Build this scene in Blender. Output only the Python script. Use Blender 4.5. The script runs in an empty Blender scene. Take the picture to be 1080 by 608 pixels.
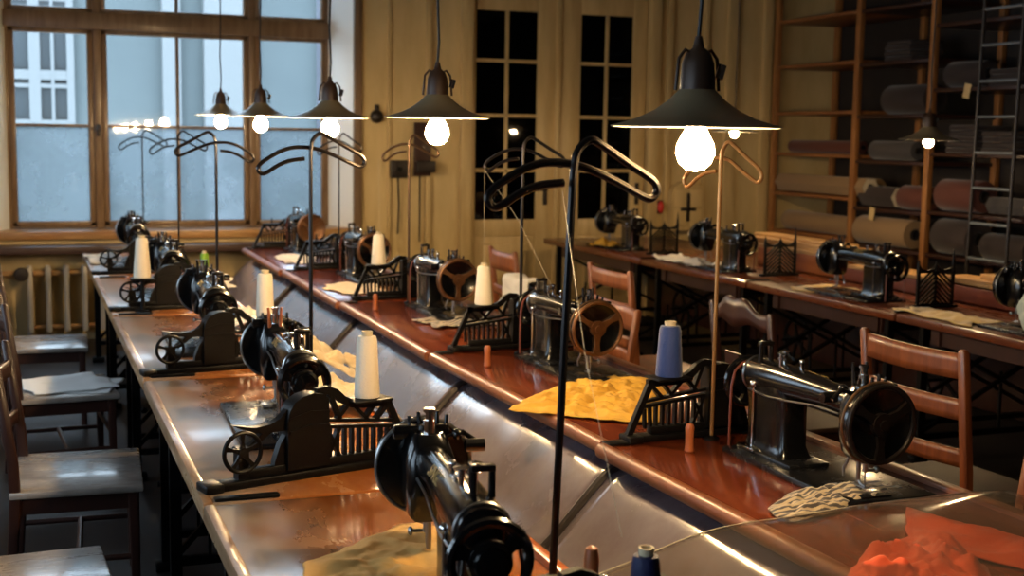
import bpy, bmesh, math, random
from mathutils import Vector, Matrix, noise
R = math.radians
PI = math.pi
C = bpy.context.scene.collection
sc = bpy.context.scene
random.seed(7)

# ------------------------------------------------------------------ helpers
def lin(c):
    return tuple((v/255/12.92 if v/255 <= .04045 else ((v/255+.055)/1.055)**2.4) for v in c)

class MB:
    """collects shapes into one mesh object"""
    def __init__(s): s.bm = bmesh.new()
    def _add(s, verts, M):
        if M is not None: bmesh.ops.transform(s.bm, matrix=M, verts=verts)
    def box(s, c, d, rz=0, bev=0, rot=None):
        r = bmesh.ops.create_cube(s.bm, size=1.0)
        vs = r['verts']
        bmesh.ops.scale(s.bm, vec=Vector(d), verts=vs)
        if bev > 0:
            es = list({e for v in vs for e in v.link_edges})
            rb = bmesh.ops.bevel(s.bm, geom=es, offset=bev, segments=2, affect='EDGES', profile=.5)
            vs = list({v for f in rb['faces'] for v in f.verts} | {v for v in vs if v.is_valid})
            seen = set(vs); st = list(vs)
            while st:
                v = st.pop()
                for e in v.link_edges:
                    o = e.other_vert(v)
                    if o not in seen: seen.add(o); st.append(o)
            vs = list(seen)
        M = Matrix.Translation(Vector(c))
        if rot is not None: M = M @ rot.to_4x4()
        elif rz: M = M @ Matrix.Rotation(rz, 4, 'Z')
        s._add(vs, M); return s
    def ring(s, pts): return [s.bm.verts.new(p) for p in pts]
    def loft(s, rings, cap=True, closed=False):
        rs = [s.ring(r) for r in rings]
        n = len(rs[0]); m = len(rs)
        for i in range(m if closed else m-1):
            a = rs[i]; b = rs[(i+1) % m]
            for j in range(n):
                k = (j+1) % n
                s.bm.faces.new((a[j], a[k], b[k], b[j]))
        if cap and not closed:
            s.bm.faces.new(list(reversed(rs[0]))); s.bm.faces.new(rs[-1])
        return s
    def cyl(s, p0, p1, r0, r1=None, n=14, cap=True):
        p0 = Vector(p0); p1 = Vector(p1); r1 = r0 if r1 is None else r1
        d = (p1-p0).normalized(); q = d.to_track_quat('Z', 'Y')
        f = lambda p, r: [p + q @ Vector((r*math.cos(2*PI*i/n), r*math.sin(2*PI*i/n), 0)) for i in range(n)]
        return s.loft([f(p0, r0), f(p1, r1)], cap)
    def tube(s, pts, r, n=8, closed=False):
        pts = [Vector(p) for p in pts]; m = len(pts); rings = []
        up = None
        for i in range(m):
            if closed: t = pts[(i+1) % m]-pts[i-1]
            else: t = pts[min(i+1, m-1)]-pts[max(i-1, 0)]
            t = t.normalized()
            if up is None:
                up = Vector((0, 0, 1)) if abs(t.z) < .9 else Vector((1, 0, 0))
            a = (up - t*up.dot(t)).normalized(); b = t.cross(a); up = a
            rr = r[i] if isinstance(r, (list, tuple)) else r
            rings.append([pts[i]+a*rr*math.cos(2*PI*j/n)+b*rr*math.sin(2*PI*j/n) for j in range(n)])
        return s.loft(rings, True, closed)
    def lathe(s, prof, o=(0, 0, 0), axis=(0, 0, 1), n=24, cap=False):
        o = Vector(o); q = Vector(axis).normalized().to_track_quat('Z', 'Y')
        rings = [[o + q @ Vector((max(r, 1e-4)*math.cos(2*PI*i/n), max(r, 1e-4)*math.sin(2*PI*i/n), z)) for i in range(n)] for r, z in prof]
        return s.loft(rings, cap)
    def prism(s, poly, y0, y1, M=None):
        """polygon in the x-z plane pushed along y"""
        a = [s.bm.verts.new((x, y0, z)) for x, z in poly]; b = [s.bm.verts.new((x, y1, z)) for x, z in poly]
        s.bm.faces.new(a); s.bm.faces.new(list(reversed(b)))
        n = len(poly)
        for i in range(n):
            j = (i+1) % n
            s.bm.faces.new((a[j], a[i], b[i], b[j]))
        s._add(a+b, M); return s
    def bar(s, x0, z0, x1, z1, w, y, t):
        d = Vector((x1-x0, z1-z0)); L = d.length; p = Vector((-d.y, d.x))/L*w/2
        return s.prism([(x0+p.x, z0+p.y), (x1+p.x, z1+p.y), (x1-p.x, z1-p.y), (x0-p.x, z0-p.y)], y-t/2, y+t/2)
    def strip(s, pts, w, y, t):
        """flat curved bar following pts in the x-z plane"""
        pts = [Vector(p) for p in pts]; a = []; b = []
        for i, p in enumerate(pts):
            d = (pts[min(i+1, len(pts)-1)]-pts[max(i-1, 0)]).normalized(); q = Vector((-d.y, d.x))*w/2
            a.append(p+q); b.append(p-q)
        for i in range(len(pts)-1):
            s.prism([tuple(a[i]), tuple(a[i+1]), tuple(b[i+1]), tuple(b[i])], y-t/2, y+t/2)
        return s
    def torus(s, c, axis, Rr, r, n=32, m=8):
        c = Vector(c); q = Vector(axis).normalized().to_track_quat('Z', 'Y')
        return s.tube([c + q @ Vector((Rr*math.cos(2*PI*i/n), Rr*math.sin(2*PI*i/n), 0)) for i in range(n)], r, m, True)
    def ball(s, c, r, sc_=(1, 1, 1), n=16):
        res = bmesh.ops.create_uvsphere(s.bm, u_segments=n, v_segments=max(6, n//2), radius=r)
        s._add(res['verts'], Matrix.Translation(Vector(c)) @ Matrix.Diagonal((*sc_, 1))); return s
    def grid(s, fn, nu, nv):
        vs = [[s.bm.verts.new(fn(i/nu, j/nv)) for j in range(nv+1)] for i in range(nu+1)]
        for i in range(nu):
            for j in range(nv):
                s.bm.faces.new((vs[i][j], vs[i+1][j], vs[i+1][j+1], vs[i][j+1]))
        return s
    def build(s, name, mat, parent=None, loc=None, label=None, ang=38, rz=0):
        bmesh.ops.recalc_face_normals(s.bm, faces=s.bm.faces[:])
        me = bpy.data.meshes.new(name); s.bm.to_mesh(me); s.bm.free()
        me.polygons.foreach_set('use_smooth', [True]*len(me.polygons))
        me.set_sharp_from_angle(angle=R(ang))
        if mat is not None: me.materials.append(mat)
        o = bpy.data.objects.new(name, me); C.objects.link(o)
        if parent is not None: o.parent = parent
        if loc is not None: o.location = loc
        if rz: o.rotation_euler.z = rz
        if label: o['label'] = label
        return o

def wheel(mb, c, axis, Rr, rim, nsp, hub, spoke_w, ph=0.0, flat=.6):
    c = Vector(c); ax = Vector(axis).normalized(); q = ax.to_track_quat('Z', 'Y')
    mb.torus(c, axis, Rr-rim, rim, 36, 8)
    mb.cyl(c-ax*rim*1.3, c+ax*rim*1.3, hub, hub, 16)
    for k in range(nsp):
        a = ph+2*PI*k/nsp
        d = q @ Vector((math.cos(a), math.sin(a), 0)); t = ax.cross(d)
        p0 = c+d*hub*.6; p1 = c+d*(Rr-rim)
        f = lambda p, w: [p+t*w+ax*rim*flat, p-t*w+ax*rim*flat, p-t*w-ax*rim*flat, p+t*w-ax*rim*flat]
        mb.loft([f(p0, spoke_w*1.4), f((p0+p1)/2, spoke_w*.8), f(p1, spoke_w*1.5)])

def thing(name, label, cat, loc=(0, 0, 0), rz=0, group=None):
    o = bpy.data.objects.new(name, None); o.empty_display_size = .05; C.objects.link(o)
    o.location = loc; o.rotation_euler.z = rz
    return tag(o, label, cat, group)
def tag(o, label=None, cat=None, group=None, kind=None):
    if label: o['label'] = label
    if cat: o['category'] = cat
    if group: o['group'] = group
    if kind: o['kind'] = kind
    return o
def dup(root, loc, rz=0, label=None, group=None):
    r = root.copy(); C.objects.link(r); r.location = loc; r.rotation_euler.z = rz
    if label: r['label'] = label
    if group: r['group'] = group
    for ch in list(root.children):
        c = ch.copy(); C.objects.link(c); c.parent = r
        for g in list(ch.children):
            d = g.copy(); C.objects.link(d); d.parent = c
    return r
def child(root, name):
    for c in root.children:
        if c.name.split('.')[0] == name: return c
def remat(o, m):
    o.material_slots[0].link = 'OBJECT'; o.material_slots[0].material = m
def struct(o): o['kind'] = 'structure'; return o

# ------------------------------------------------------------------ materials
def mat(name, col, rough=.5, metal=0, coat=0, spec=.5, var=0, scale=8, stretch=(1, 1, 1), col2=None, bump=0, bscale=60, detail=6, sheen=0, rvar=0):
    m = bpy.data.materials.new(name); m.use_nodes = True; nt = m.node_tree; b = nt.nodes['Principled BSDF']
    b.inputs['Base Color'].default_value = (*lin(col), 1); b.inputs['Roughness'].default_value = rough
    b.inputs['Metallic'].default_value = metal; b.inputs['Coat Weight'].default_value = coat
    b.inputs['Coat Roughness'].default_value = .12
    b.inputs['Specular IOR Level'].default_value = spec
    if sheen: b.inputs['Sheen Weight'].default_value = sheen
    if col2 or bump or rvar:
        tc = nt.nodes.new('ShaderNodeTexCoord'); mp = nt.nodes.new('ShaderNodeMapping')
        mp.inputs['Scale'].default_value = stretch
        nt.links.new(tc.outputs['Object'], mp.inputs['Vector'])
    if col2 or rvar:
        n = nt.nodes.new('ShaderNodeTexNoise'); n.inputs['Scale'].default_value = scale; n.inputs['Detail'].default_value = detail
        n.inputs['Roughness'].default_value = .62
        nt.links.new(mp.outputs[0], n.inputs['Vector'])
        rp = nt.nodes.new('ShaderNodeValToRGB')
        rp.color_ramp.elements[0].position = .36; rp.color_ramp.elements[1].position = .66
        nt.links.new(n.outputs['Fac'], rp.inputs[0])
        if col2:
            rp.color_ramp.elements[0].color = (*lin(col), 1); rp.color_ramp.elements[1].color = (*lin(col2), 1)
            nt.links.new(rp.outputs[0], b.inputs['Base Color'])
        if rvar:
            mr = nt.nodes.new('ShaderNodeMapRange'); mr.inputs['From Min'].default_value = .3; mr.inputs['From Max'].default_value = .7
            mr.inputs['To Min'].default_value = max(.03, rough-rvar); mr.inputs['To Max'].default_value = min(1, rough+rvar)
            nt.links.new(n.outputs['Fac'], mr.inputs['Value']); nt.links.new(mr.outputs[0], b.inputs['Roughness'])
    if bump:
        n2 = nt.nodes.new('ShaderNodeTexNoise'); n2.inputs['Scale'].default_value = bscale; n2.inputs['Detail'].default_value = 4
        nt.links.new(mp.outputs[0], n2.inputs['Vector'])
        bp = nt.nodes.new('ShaderNodeBump'); bp.inputs['Strength'].default_value = bump; bp.inputs['Distance'].default_value = .01
        nt.links.new(n2.outputs['Fac'], bp.inputs['Height']); nt.links.new(bp.outputs[0], b.inputs['Normal'])
    return m
def emis(name, col, st):
    m = bpy.data.materials.new(name); m.use_nodes = True; nt = m.node_tree
    b = nt.nodes['Principled BSDF']; b.inputs['Base Color'].default_value = (0.8, .8, .8, 1)
    b.inputs['Emission Color'].default_value = (*col, 1); b.inputs['Emission Strength'].default_value = st
    return m
def facing_fresnel(nt, f0):
    lw = nt.nodes.new('ShaderNodeLayerWeight'); lw.inputs['Blend'].default_value = .5
    pw = nt.nodes.new('ShaderNodeMath'); pw.operation = 'POWER'; pw.inputs[1].default_value = 5
    nt.links.new(lw.outputs['Facing'], pw.inputs[0])
    ml = nt.nodes.new('ShaderNodeMath'); ml.operation = 'MULTIPLY_ADD'; ml.inputs[1].default_value = 1-f0; ml.inputs[2].default_value = f0
    nt.links.new(pw.outputs[0], ml.inputs[0]); return ml.outputs[0]
def glassmat(name, tint, gloss=.12, rough=.03, frost=0.0, frostcol=(190, 205, 220)):
    m = bpy.data.materials.new(name); m.use_nodes = True; nt = m.node_tree; nt.nodes.clear()
    out = nt.nodes.new('ShaderNodeOutputMaterial'); tr = nt.nodes.new('ShaderNodeBsdfTransparent'); gl = nt.nodes.new('ShaderNodeBsdfGlossy')
    tr.inputs[0].default_value = (*lin(tint), 1); gl.inputs['Roughness'].default_value = rough
    mx = nt.nodes.new('ShaderNodeMixShader'); nt.links.new(facing_fresnel(nt, .045), mx.inputs[0])
    nt.links.new(tr.outputs[0], mx.inputs[1]); nt.links.new(gl.outputs[0], mx.inputs[2])
    last = mx
    if frost:
        tl = nt.nodes.new('ShaderNodeBsdfTranslucent'); tl.inputs[0].default_value = (*lin(frostcol), 1)
        m2 = nt.nodes.new('ShaderNodeMixShader')
        n = nt.nodes.new('ShaderNodeTexNoise'); n.inputs['Scale'].default_value = 5; n.inputs['Detail'].default_value = 8
        tc = nt.nodes.new('ShaderNodeTexCoord'); nt.links.new(tc.outputs['Object'], n.inputs['Vector'])
        mr = nt.nodes.new('ShaderNodeMapRange'); mr.inputs['From Min'].default_value = .3; mr.inputs['From Max'].default_value = .7
        mr.inputs['To Min'].default_value = max(0, frost-.15); mr.inputs['To Max'].default_value = min(1, frost+.15)
        nt.links.new(n.outputs['Fac'], mr.inputs[0]); nt.links.new(mr.outputs[0], m2.inputs[0])
        nt.links.new(last.outputs[0], m2.inputs[1]); nt.links.new(tl.outputs[0], m2.inputs[2]); last = m2
    nt.links.new(last.outputs[0], out.inputs[0]); return m

M = {}
M['iron'] = mat('black_enamel', (8, 8, 9), .2, 0, .35, .4, rvar=.06, scale=14)
M['cast'] = mat('cast_iron', (8, 7, 7), .42, 0, 0, .18, bump=.06, bscale=60)
M['steel'] = mat('steel', (150, 150, 150), .28, 1)
M['chrome'] = mat('chrome', (205, 205, 205), .12, 1)
M['plate'] = mat('bed_steel', (22, 23, 26), .26, .35, .1, rvar=.06, scale=9)
M['brass'] = mat('bronze', (112, 76, 46), .4, .6, col2=(76, 50, 32), scale=20)
M['gold'] = mat('gold_decal', (190, 165, 105), .4, .6)
M['wire'] = mat('dark_wire', (34, 30, 29), .3, .7)
M['bwire'] = mat('bronze_wire', (92, 68, 46), .34, .7)
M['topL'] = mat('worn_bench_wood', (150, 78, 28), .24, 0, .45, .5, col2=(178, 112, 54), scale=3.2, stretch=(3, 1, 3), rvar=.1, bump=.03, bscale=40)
def worn(m):  # operator side greyer and duller: wear, plus window reflections put into the colour
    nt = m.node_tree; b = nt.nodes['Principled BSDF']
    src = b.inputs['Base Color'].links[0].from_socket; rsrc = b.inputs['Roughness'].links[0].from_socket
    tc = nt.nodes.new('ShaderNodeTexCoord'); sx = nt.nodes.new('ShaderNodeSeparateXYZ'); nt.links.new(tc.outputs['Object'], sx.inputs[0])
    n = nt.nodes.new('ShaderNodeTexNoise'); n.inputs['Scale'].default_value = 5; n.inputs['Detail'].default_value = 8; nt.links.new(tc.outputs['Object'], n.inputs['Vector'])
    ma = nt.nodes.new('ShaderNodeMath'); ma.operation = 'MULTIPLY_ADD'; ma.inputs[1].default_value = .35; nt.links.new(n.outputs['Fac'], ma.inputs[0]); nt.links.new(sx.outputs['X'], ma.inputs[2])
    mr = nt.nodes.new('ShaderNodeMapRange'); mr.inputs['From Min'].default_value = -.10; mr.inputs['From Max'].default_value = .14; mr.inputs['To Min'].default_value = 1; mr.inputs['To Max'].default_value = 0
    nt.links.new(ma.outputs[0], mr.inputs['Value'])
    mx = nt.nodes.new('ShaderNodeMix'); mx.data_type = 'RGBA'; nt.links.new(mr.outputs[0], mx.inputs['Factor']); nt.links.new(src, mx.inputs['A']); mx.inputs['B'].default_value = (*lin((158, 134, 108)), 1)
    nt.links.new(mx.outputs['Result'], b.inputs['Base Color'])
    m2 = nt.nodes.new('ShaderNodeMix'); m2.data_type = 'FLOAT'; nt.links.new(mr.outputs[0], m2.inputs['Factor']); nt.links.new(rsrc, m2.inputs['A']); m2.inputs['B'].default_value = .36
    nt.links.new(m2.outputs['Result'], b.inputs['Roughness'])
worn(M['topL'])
M['topR'] = mat('varnished_red_wood', (88, 34, 17), .2, 0, .4, .5, col2=(122, 56, 26), scale=4, stretch=(5, .6, 4), rvar=.08, bump=.02, bscale=40)
M['topB'] = mat('dark_bench_wood', (112, 56, 28), .3, 0, .25, .5, col2=(76, 38, 20), scale=4, stretch=(5, .6, 4), rvar=.1)
M['nosing'] = mat('bench_edge_wood', (134, 80, 46), .42, 0, .1, col2=(102, 54, 28), scale=5, stretch=(4, .8, 4), rvar=.1)
M['seatd'] = mat('dark_worn_seat', (56, 34, 24), .6, col2=(42, 26, 20), scale=4)
M['wornedge'] = mat('worn_edge_wood', (168, 136, 100), .34, 0, .3, col2=(128, 88, 56), scale=5, stretch=(4, .8, 4), rvar=.1)
M['rim'] = mat('orange_board', (172, 88, 30), .34, 0, .2, col2=(148, 70, 24), scale=5, stretch=(4, .8, 4))
M['trough'] = mat('trough_leather', (128, 119, 126), .24, 0, 1, .5, col2=(88, 71, 74), scale=2.6, stretch=(1, 1, 1), rvar=.08, bump=.05, bscale=7)
M['strap'] = mat('divider_dark', (34, 26, 24), .45)
M['chairw'] = mat('chair_brown_wood', (122, 66, 34), .38, 0, .2, col2=(92, 46, 24), scale=5, stretch=(6, 6, 1))
M['chaird'] = mat('chair_dark_wood', (54, 27, 19), .4, 0, .15, col2=(44, 22, 16), scale=5, stretch=(6, 6, 1))
M['chairo'] = mat('chair_orange_wood', (146, 84, 46), .45, 0, .1, col2=(112, 62, 34), scale=5, stretch=(6, 6, 1))
M['seat'] = mat('worn_seat', (172, 164, 156), .28, 0, .4, col2=(126, 116, 108), scale=4, stretch=(1, 3, 1), rvar=.1, bump=.05)
M['wall'] = mat('cream_wall_paint', (210, 186, 134), .5, 0, 0, .4, col2=(194, 168, 116), scale=2.5, stretch=(2, 2, .6), bump=.03)
M['trim'] = mat('cream_trim_paint', (204, 178, 126), .42, 0, 0, .5, col2=(186, 158, 106), scale=3, stretch=(4, 4, .5))
M['reveal'] = mat('white_reveal_paint', (238, 240, 238), .5)
M['winw'] = mat('window_brown_wood', (128, 104, 78), .42, 0, .1, col2=(104, 80, 56), scale=4, stretch=(5, 5, .7))
M['sill'] = mat('sill_ochre_wood', (176, 138, 88), .4, 0, .1, col2=(150, 104, 58), scale=3, stretch=(.7, 4, 4))
M['dshelf'] = mat('dark_ledge', (66, 48, 42), .4, 0, .1)
M['floor'] = mat('dark_floor_boards', (36, 29, 27), .5, 0, 0, col2=(26, 21, 20), scale=3, stretch=(6, .5, 1), bump=.05)
M['ceil'] = mat('ceiling_plaster', (150, 130, 104), .8)
M['wallL'] = mat('side_wall_plaster', (120, 96, 78), .7, col2=(108, 84, 66), scale=3)
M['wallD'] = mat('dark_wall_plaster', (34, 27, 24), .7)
M['facade'] = mat('facade_plaster', (80, 88, 89), .8, col2=(74, 82, 84), scale=.6)
M['facw'] = mat('facade_white', (108, 111, 112), .7)
M['facg'] = mat('facade_pane', (56, 62, 66), .3)
M['glass'] = glassmat('window_glass', (236, 242, 246))
M['dewy'] = glassmat('dewy_glass', (225, 234, 242), frost=.5, frostcol=(138, 148, 152))
M['dglass'] = glassmat('door_glass', (120, 126, 135))
M['bulb'] = emis('lamp_bulb_glow', (1.0, .68, .34), 760)
M['shade'] = mat('lamp_shade_enamel', (118, 106, 82), .35, .1, .2)
M['lining'] = mat('lamp_lining_white', (235, 228, 210), .4)
M['hous'] = mat('lamp_housing', (58, 40, 28), .45, .2)
M['cord'] = mat('cord', (26, 22, 20), .6)
M['cone'] = mat('cream_thread', (226, 214, 190), .75, bump=.25, bscale=160, sheen=.2)
M['blue'] = mat('blue_thread', (18, 46, 104), .65, bump=.25, bscale=160, sheen=.2)
M['navy'] = mat('navy_thread', (18, 26, 70), .65, bump=.25, bscale=160)
M['green'] = mat('green_thread', (110, 150, 30), .65, bump=.25, bscale=160)
M['card'] = mat('cardboard', (196, 180, 146), .7)
M['peg'] = mat('orange_peg_wood', (160, 88, 46), .4, 0, .2)
M['thread'] = mat('fine_thread', (188, 176, 150), .6)
M['brasswire'] = mat('brass_wire', (160, 118, 72), .34, .7)
M['belt'] = mat('leather_belt', (96, 46, 30), .5)
M['cloth_w'] = mat('white_cloth', (214, 208, 198), .85, sheen=.3, bump=.2, bscale=30)
M['cloth_c'] = mat('cream_cloth', (206, 184, 146), .85, sheen=.3, bump=.2, bscale=30)
M['cloth_y'] = mat('mustard_cloth', (214, 166, 60), .85, bump=.3, bscale=40, col2=(200, 150, 48), scale=9)
M['cloth_t'] = mat('tan_cloth', (200, 160, 92), .85, bump=.3, bscale=30, col2=(178, 136, 72), scale=6)
M['cloth_o'] = mat('orange_red_cloth', (200, 74, 32), .8, sheen=.1, bump=.25, bscale=22)
M['cloth_g'] = mat('yellow_beige_cloth', (206, 172, 96), .8, sheen=.3, bump=.2, bscale=26)
M['cloth_m'] = mat('muslin_pale', (176, 186, 176), .8, bump=.2, bscale=26)
M['paper'] = mat('paper_pale', (226, 228, 228), .5)
M['plank'] = mat('pale_planks', (196, 158, 104), .5, col2=(168, 126, 78), scale=5, stretch=(6, .6, 6))
M['boxw'] = mat('orange_box_wood', (160, 92, 44), .45, 0, .1, col2=(130, 68, 32), scale=5, stretch=(5, .6, 5))
M['boxr'] = mat('reddish_box_wood', (112, 52, 32), .45, 0, .1, col2=(90, 40, 26), scale=5, stretch=(5, .6, 5))
M['shelfw'] = mat('shelf_wood', (150, 98, 54), .5, col2=(120, 74, 40), scale=4, stretch=(5, .6, 5))
M['post'] = mat('post_wood', (164, 112, 62), .45, col2=(132, 84, 44), scale=4, stretch=(6, 6, .6))
M['roll_b'] = mat('beige_roll', (140, 112, 78), .8, sheen=.2)
M['roll_r'] = mat('rust_roll', (86, 40, 28), .8, sheen=.2)
M['roll_g'] = mat('grey_roll', (62, 58, 58), .8, sheen=.2)
M['roll_n'] = mat('dark_roll', (40, 28, 26), .8, sheen=.2)
M['roll_d'] = mat('dim_fabric', (54, 46, 44), .8)
M['roll_e'] = mat('roll_end', (206, 190, 160), .8)
M['hole'] = mat('core_hole', (20, 14, 12), .9)
M['rack'] = mat('grey_rack_metal', (130, 138, 144), .45, .3)
M['rad'] = mat('radiator_paint', (190, 184, 172), .4)
M['boxd'] = mat('dark_bakelite', (34, 26, 22), .4)
M['cabw'] = mat('pale_cabinet', (206, 178, 124), .5)
M['red'] = mat('red_bakelite', (206, 52, 44), .5)
def stripes():
    m = mat('striped_cloth', (60, 52, 46), .85, sheen=.3); nt = m.node_tree; b = nt.nodes['Principled BSDF']
    tc = nt.nodes.new('ShaderNodeTexCoord'); w = nt.nodes.new('ShaderNodeTexWave'); w.bands_direction = 'Y'
    w.inputs['Scale'].default_value = 15; w.inputs['Distortion'].default_value = 1.0; w.inputs['Detail'].default_value = 2
    rp = nt.nodes.new('ShaderNodeValToRGB'); rp.color_ramp.elements[0].position = .4; rp.color_ramp.elements[1].position = .6
    rp.color_ramp.elements[0].color = (*lin((52, 44, 40)), 1); rp.color_ramp.elements[1].color = (*lin((176, 158, 126)), 1)
    nt.links.new(tc.outputs['Object'], w.inputs[0])
    nt.links.new(w.outputs['Fac'], rp.inputs[0]); nt.links.new(rp.outputs[0], b.inputs['Base Color']); return m
M['stripe'] = stripes()
def plastic():
    m = bpy.data.materials.new('clear_plastic_film'); m.use_nodes = True; nt = m.node_tree; nt.nodes.clear()
    out = nt.nodes.new('ShaderNodeOutputMaterial'); tr = nt.nodes.new('ShaderNodeBsdfTransparent'); gl = nt.nodes.new('ShaderNodeBsdfGlossy')
    tr.inputs[0].default_value = (.93, .91, .87, 1); gl.inputs['Roughness'].default_value = .12
    df = nt.nodes.new('ShaderNodeBsdfDiffuse'); df.inputs[0].default_value = (.45, .38, .3, 1)
    a = nt.nodes.new('ShaderNodeMixShader'); a.inputs[0].default_value = .04
    nt.links.new(tr.outputs[0], a.inputs[1]); nt.links.new(df.outputs[0], a.inputs[2])
    b = nt.nodes.new('ShaderNodeMixShader'); nt.links.new(facing_fresnel(nt, .04), b.inputs[0]); nt.links.new(a.outputs[0], b.inputs[1]); nt.links.new(gl.outputs[0], b.inputs[2])
    nt.links.new(b.outputs[0], out.inputs[0]); return m
M['plastic'] = plastic()
M['edge_glint'] = mat('glint_plastic', (206, 196, 176), .2, 0, .6)

# ------------------------------------------------------------------ camera
YAW, PIT, ROL, F = R(20.8), R(6.8), R(.9), 1360.0
CAM = Vector((0, 0, 1.69))
fw = Vector((math.sin(YAW)*math.cos(PIT), math.cos(YAW)*math.cos(PIT), -math.sin(PIT)))
r0 = Vector((math.cos(YAW), -math.sin(YAW), 0)); u0 = r0.cross(fw)
rt = r0*math.cos(ROL)+u0*math.sin(ROL); up = -r0*math.sin(ROL)+u0*math.cos(ROL)
cd = bpy.data.cameras.new('camera'); cam = bpy.data.objects.new('camera', cd); C.objects.link(cam)
cam.matrix_world = Matrix(((rt.x, up.x, -fw.x, CAM.x), (rt.y, up.y, -fw.y, CAM.y), (rt.z, up.z, -fw.z, CAM.z), (0, 0, 0, 1)))
cd.sensor_width = 36; cd.lens = 36*F/1080; cd.clip_start = .05; cd.clip_end = 200
cd.dof.use_dof = True; cd.dof.focus_distance = 3.4; cd.dof.aperture_fstop = 4.5
sc.camera = cam

# ------------------------------------------------------------------ room shell
XL, XR, YF, YB, ZC = -1.75, 7.45, -1.3, 10.8, 3.6
WT = .55   # back wall thickness
def slab(name, c, d, m): return struct(MB().box(c, d).build(name, m))
slab('floor', ((XL+XR)/2, 5, -.05), (XR-XL+.6, 14.4, .1), M['floor'])
slab('ceiling', ((XL+XR)/2, 5, ZC+.05), (XR-XL+.6, 14.4, .1), M['ceil'])
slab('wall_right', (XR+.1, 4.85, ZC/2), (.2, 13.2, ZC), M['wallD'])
slab('wall_front', ((XL+XR)/2, YF-.1, ZC/2), (XR-XL+.4, .2, ZC), M['wallD'])
# unseen left wall with windows added to light the seats and trough
wl = MB(); LW = [(.3, 2.3), (3.2, 5.2), (6.1, 8.1)]
def wall_x(mb, x, t, spans, z0, z1, y0, y1):
    ys = y0
    for a, b in spans:
        mb.box((x, (ys+a)/2, ZC/2), (t, a-ys, ZC)); mb.box((x, (a+b)/2, z0/2), (t, b-a, z0)); mb.box((x, (a+b)/2, (z1+ZC)/2), (t, b-a, ZC-z1)); ys = b
    mb.box((x, (ys+y1)/2, ZC/2), (t, y1-ys, ZC))
wall_x(wl, XL-.1, .2, LW, 1.0, 2.4, YF, YB+WT)
struct(wl.build('wall_left', M['wallL']))
for i, (a, b) in enumerate(LW):
    f = MB()
    for y in (a+.04, (a+b)/2, b-.04): f.box((XL-.1, y, 1.7), (.1, .08, 1.4))
    for z in (1.04, 1.95, 2.36): f.box((XL-.1, (a+b)/2, z), (.1, b-a, .08))
    o = struct(f.build('window_%d' % (i+2), M['winw']))
    MB().box((XL-.1, (a+b)/2, 1.7), (.006, b-a-.1, 1.34)).build('pane', M['glass'], o)
# back wall: openings for the window and the double door
WX0, WX1, WZ0, WZ1 = -.22, 2.64, .80, 3.35
DX0, DX1, DZ1 = 3.68, 5.42, 2.95
wb = MB(); yc = YB+WT/2
for x0, x1, z0, z1 in [(XL, WX0, 0, ZC), (WX0, WX1, 0, WZ0), (WX0, WX1, WZ1, ZC), (WX1, DX0, 0, ZC), (DX0, DX1, DZ1, ZC), (DX1, XR, 0, ZC)]:
    wb.box(((x0+x1)/2, yc, (z0+z1)/2), (x1-x0, WT, z1-z0))
struct(wb.build('wall_back', M['wall']))
# splayed white reveals
rv = MB()
rv.prism([(0, 0), (1, 0), (1, 1), (0, 1)], 0, 0.001) if False else None
def quadprism(mb, pts, z0, z1):
    a = [mb.bm.verts.new((x, y, z0)) for x, y in pts]; b = [mb.bm.verts.new((x, y, z1)) for x, y in pts]
    mb.bm.faces.new(a); mb.bm.faces.new(b); n = len(pts)
    for i in range(n): mb.bm.faces.new((a[i], a[(i+1) % n], b[(i+1) % n], b[i]))
quadprism(rv, [(2.635, 10.80), (2.635, 11.16), (2.475, 11.16), (2.475, 11.09)], .872, WZ1)
struct(rv.build('trim_1', M['reveal']))
rv = MB(); quadprism(rv, [(-.215, 10.80), (-.215, 11.16), (-.1, 11.16), (-.1, 11.09)], .872, WZ1)
struct(rv.build('trim_2', M['reveal']))
# window casing on the room side
cs = MB()
cs.box((2.67, 10.785, 2.1), (.07, .05, 2.9), bev=.006)
cs.box((-.25, 10.785, 2.1), (.07, .05, 2.9), bev=.006)
struct(cs.build('trim_3', M['winw']))
# sill and ledge
struct(MB().box((1.2, 10.93, .838), (2.84, .34, .066), bev=.008).build('trim_4', M['sill']))
struct(MB().box((.5, 10.66, .742), (4.3, .28, .06), bev=.008).build('trim_5', M['dshelf']))
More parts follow.
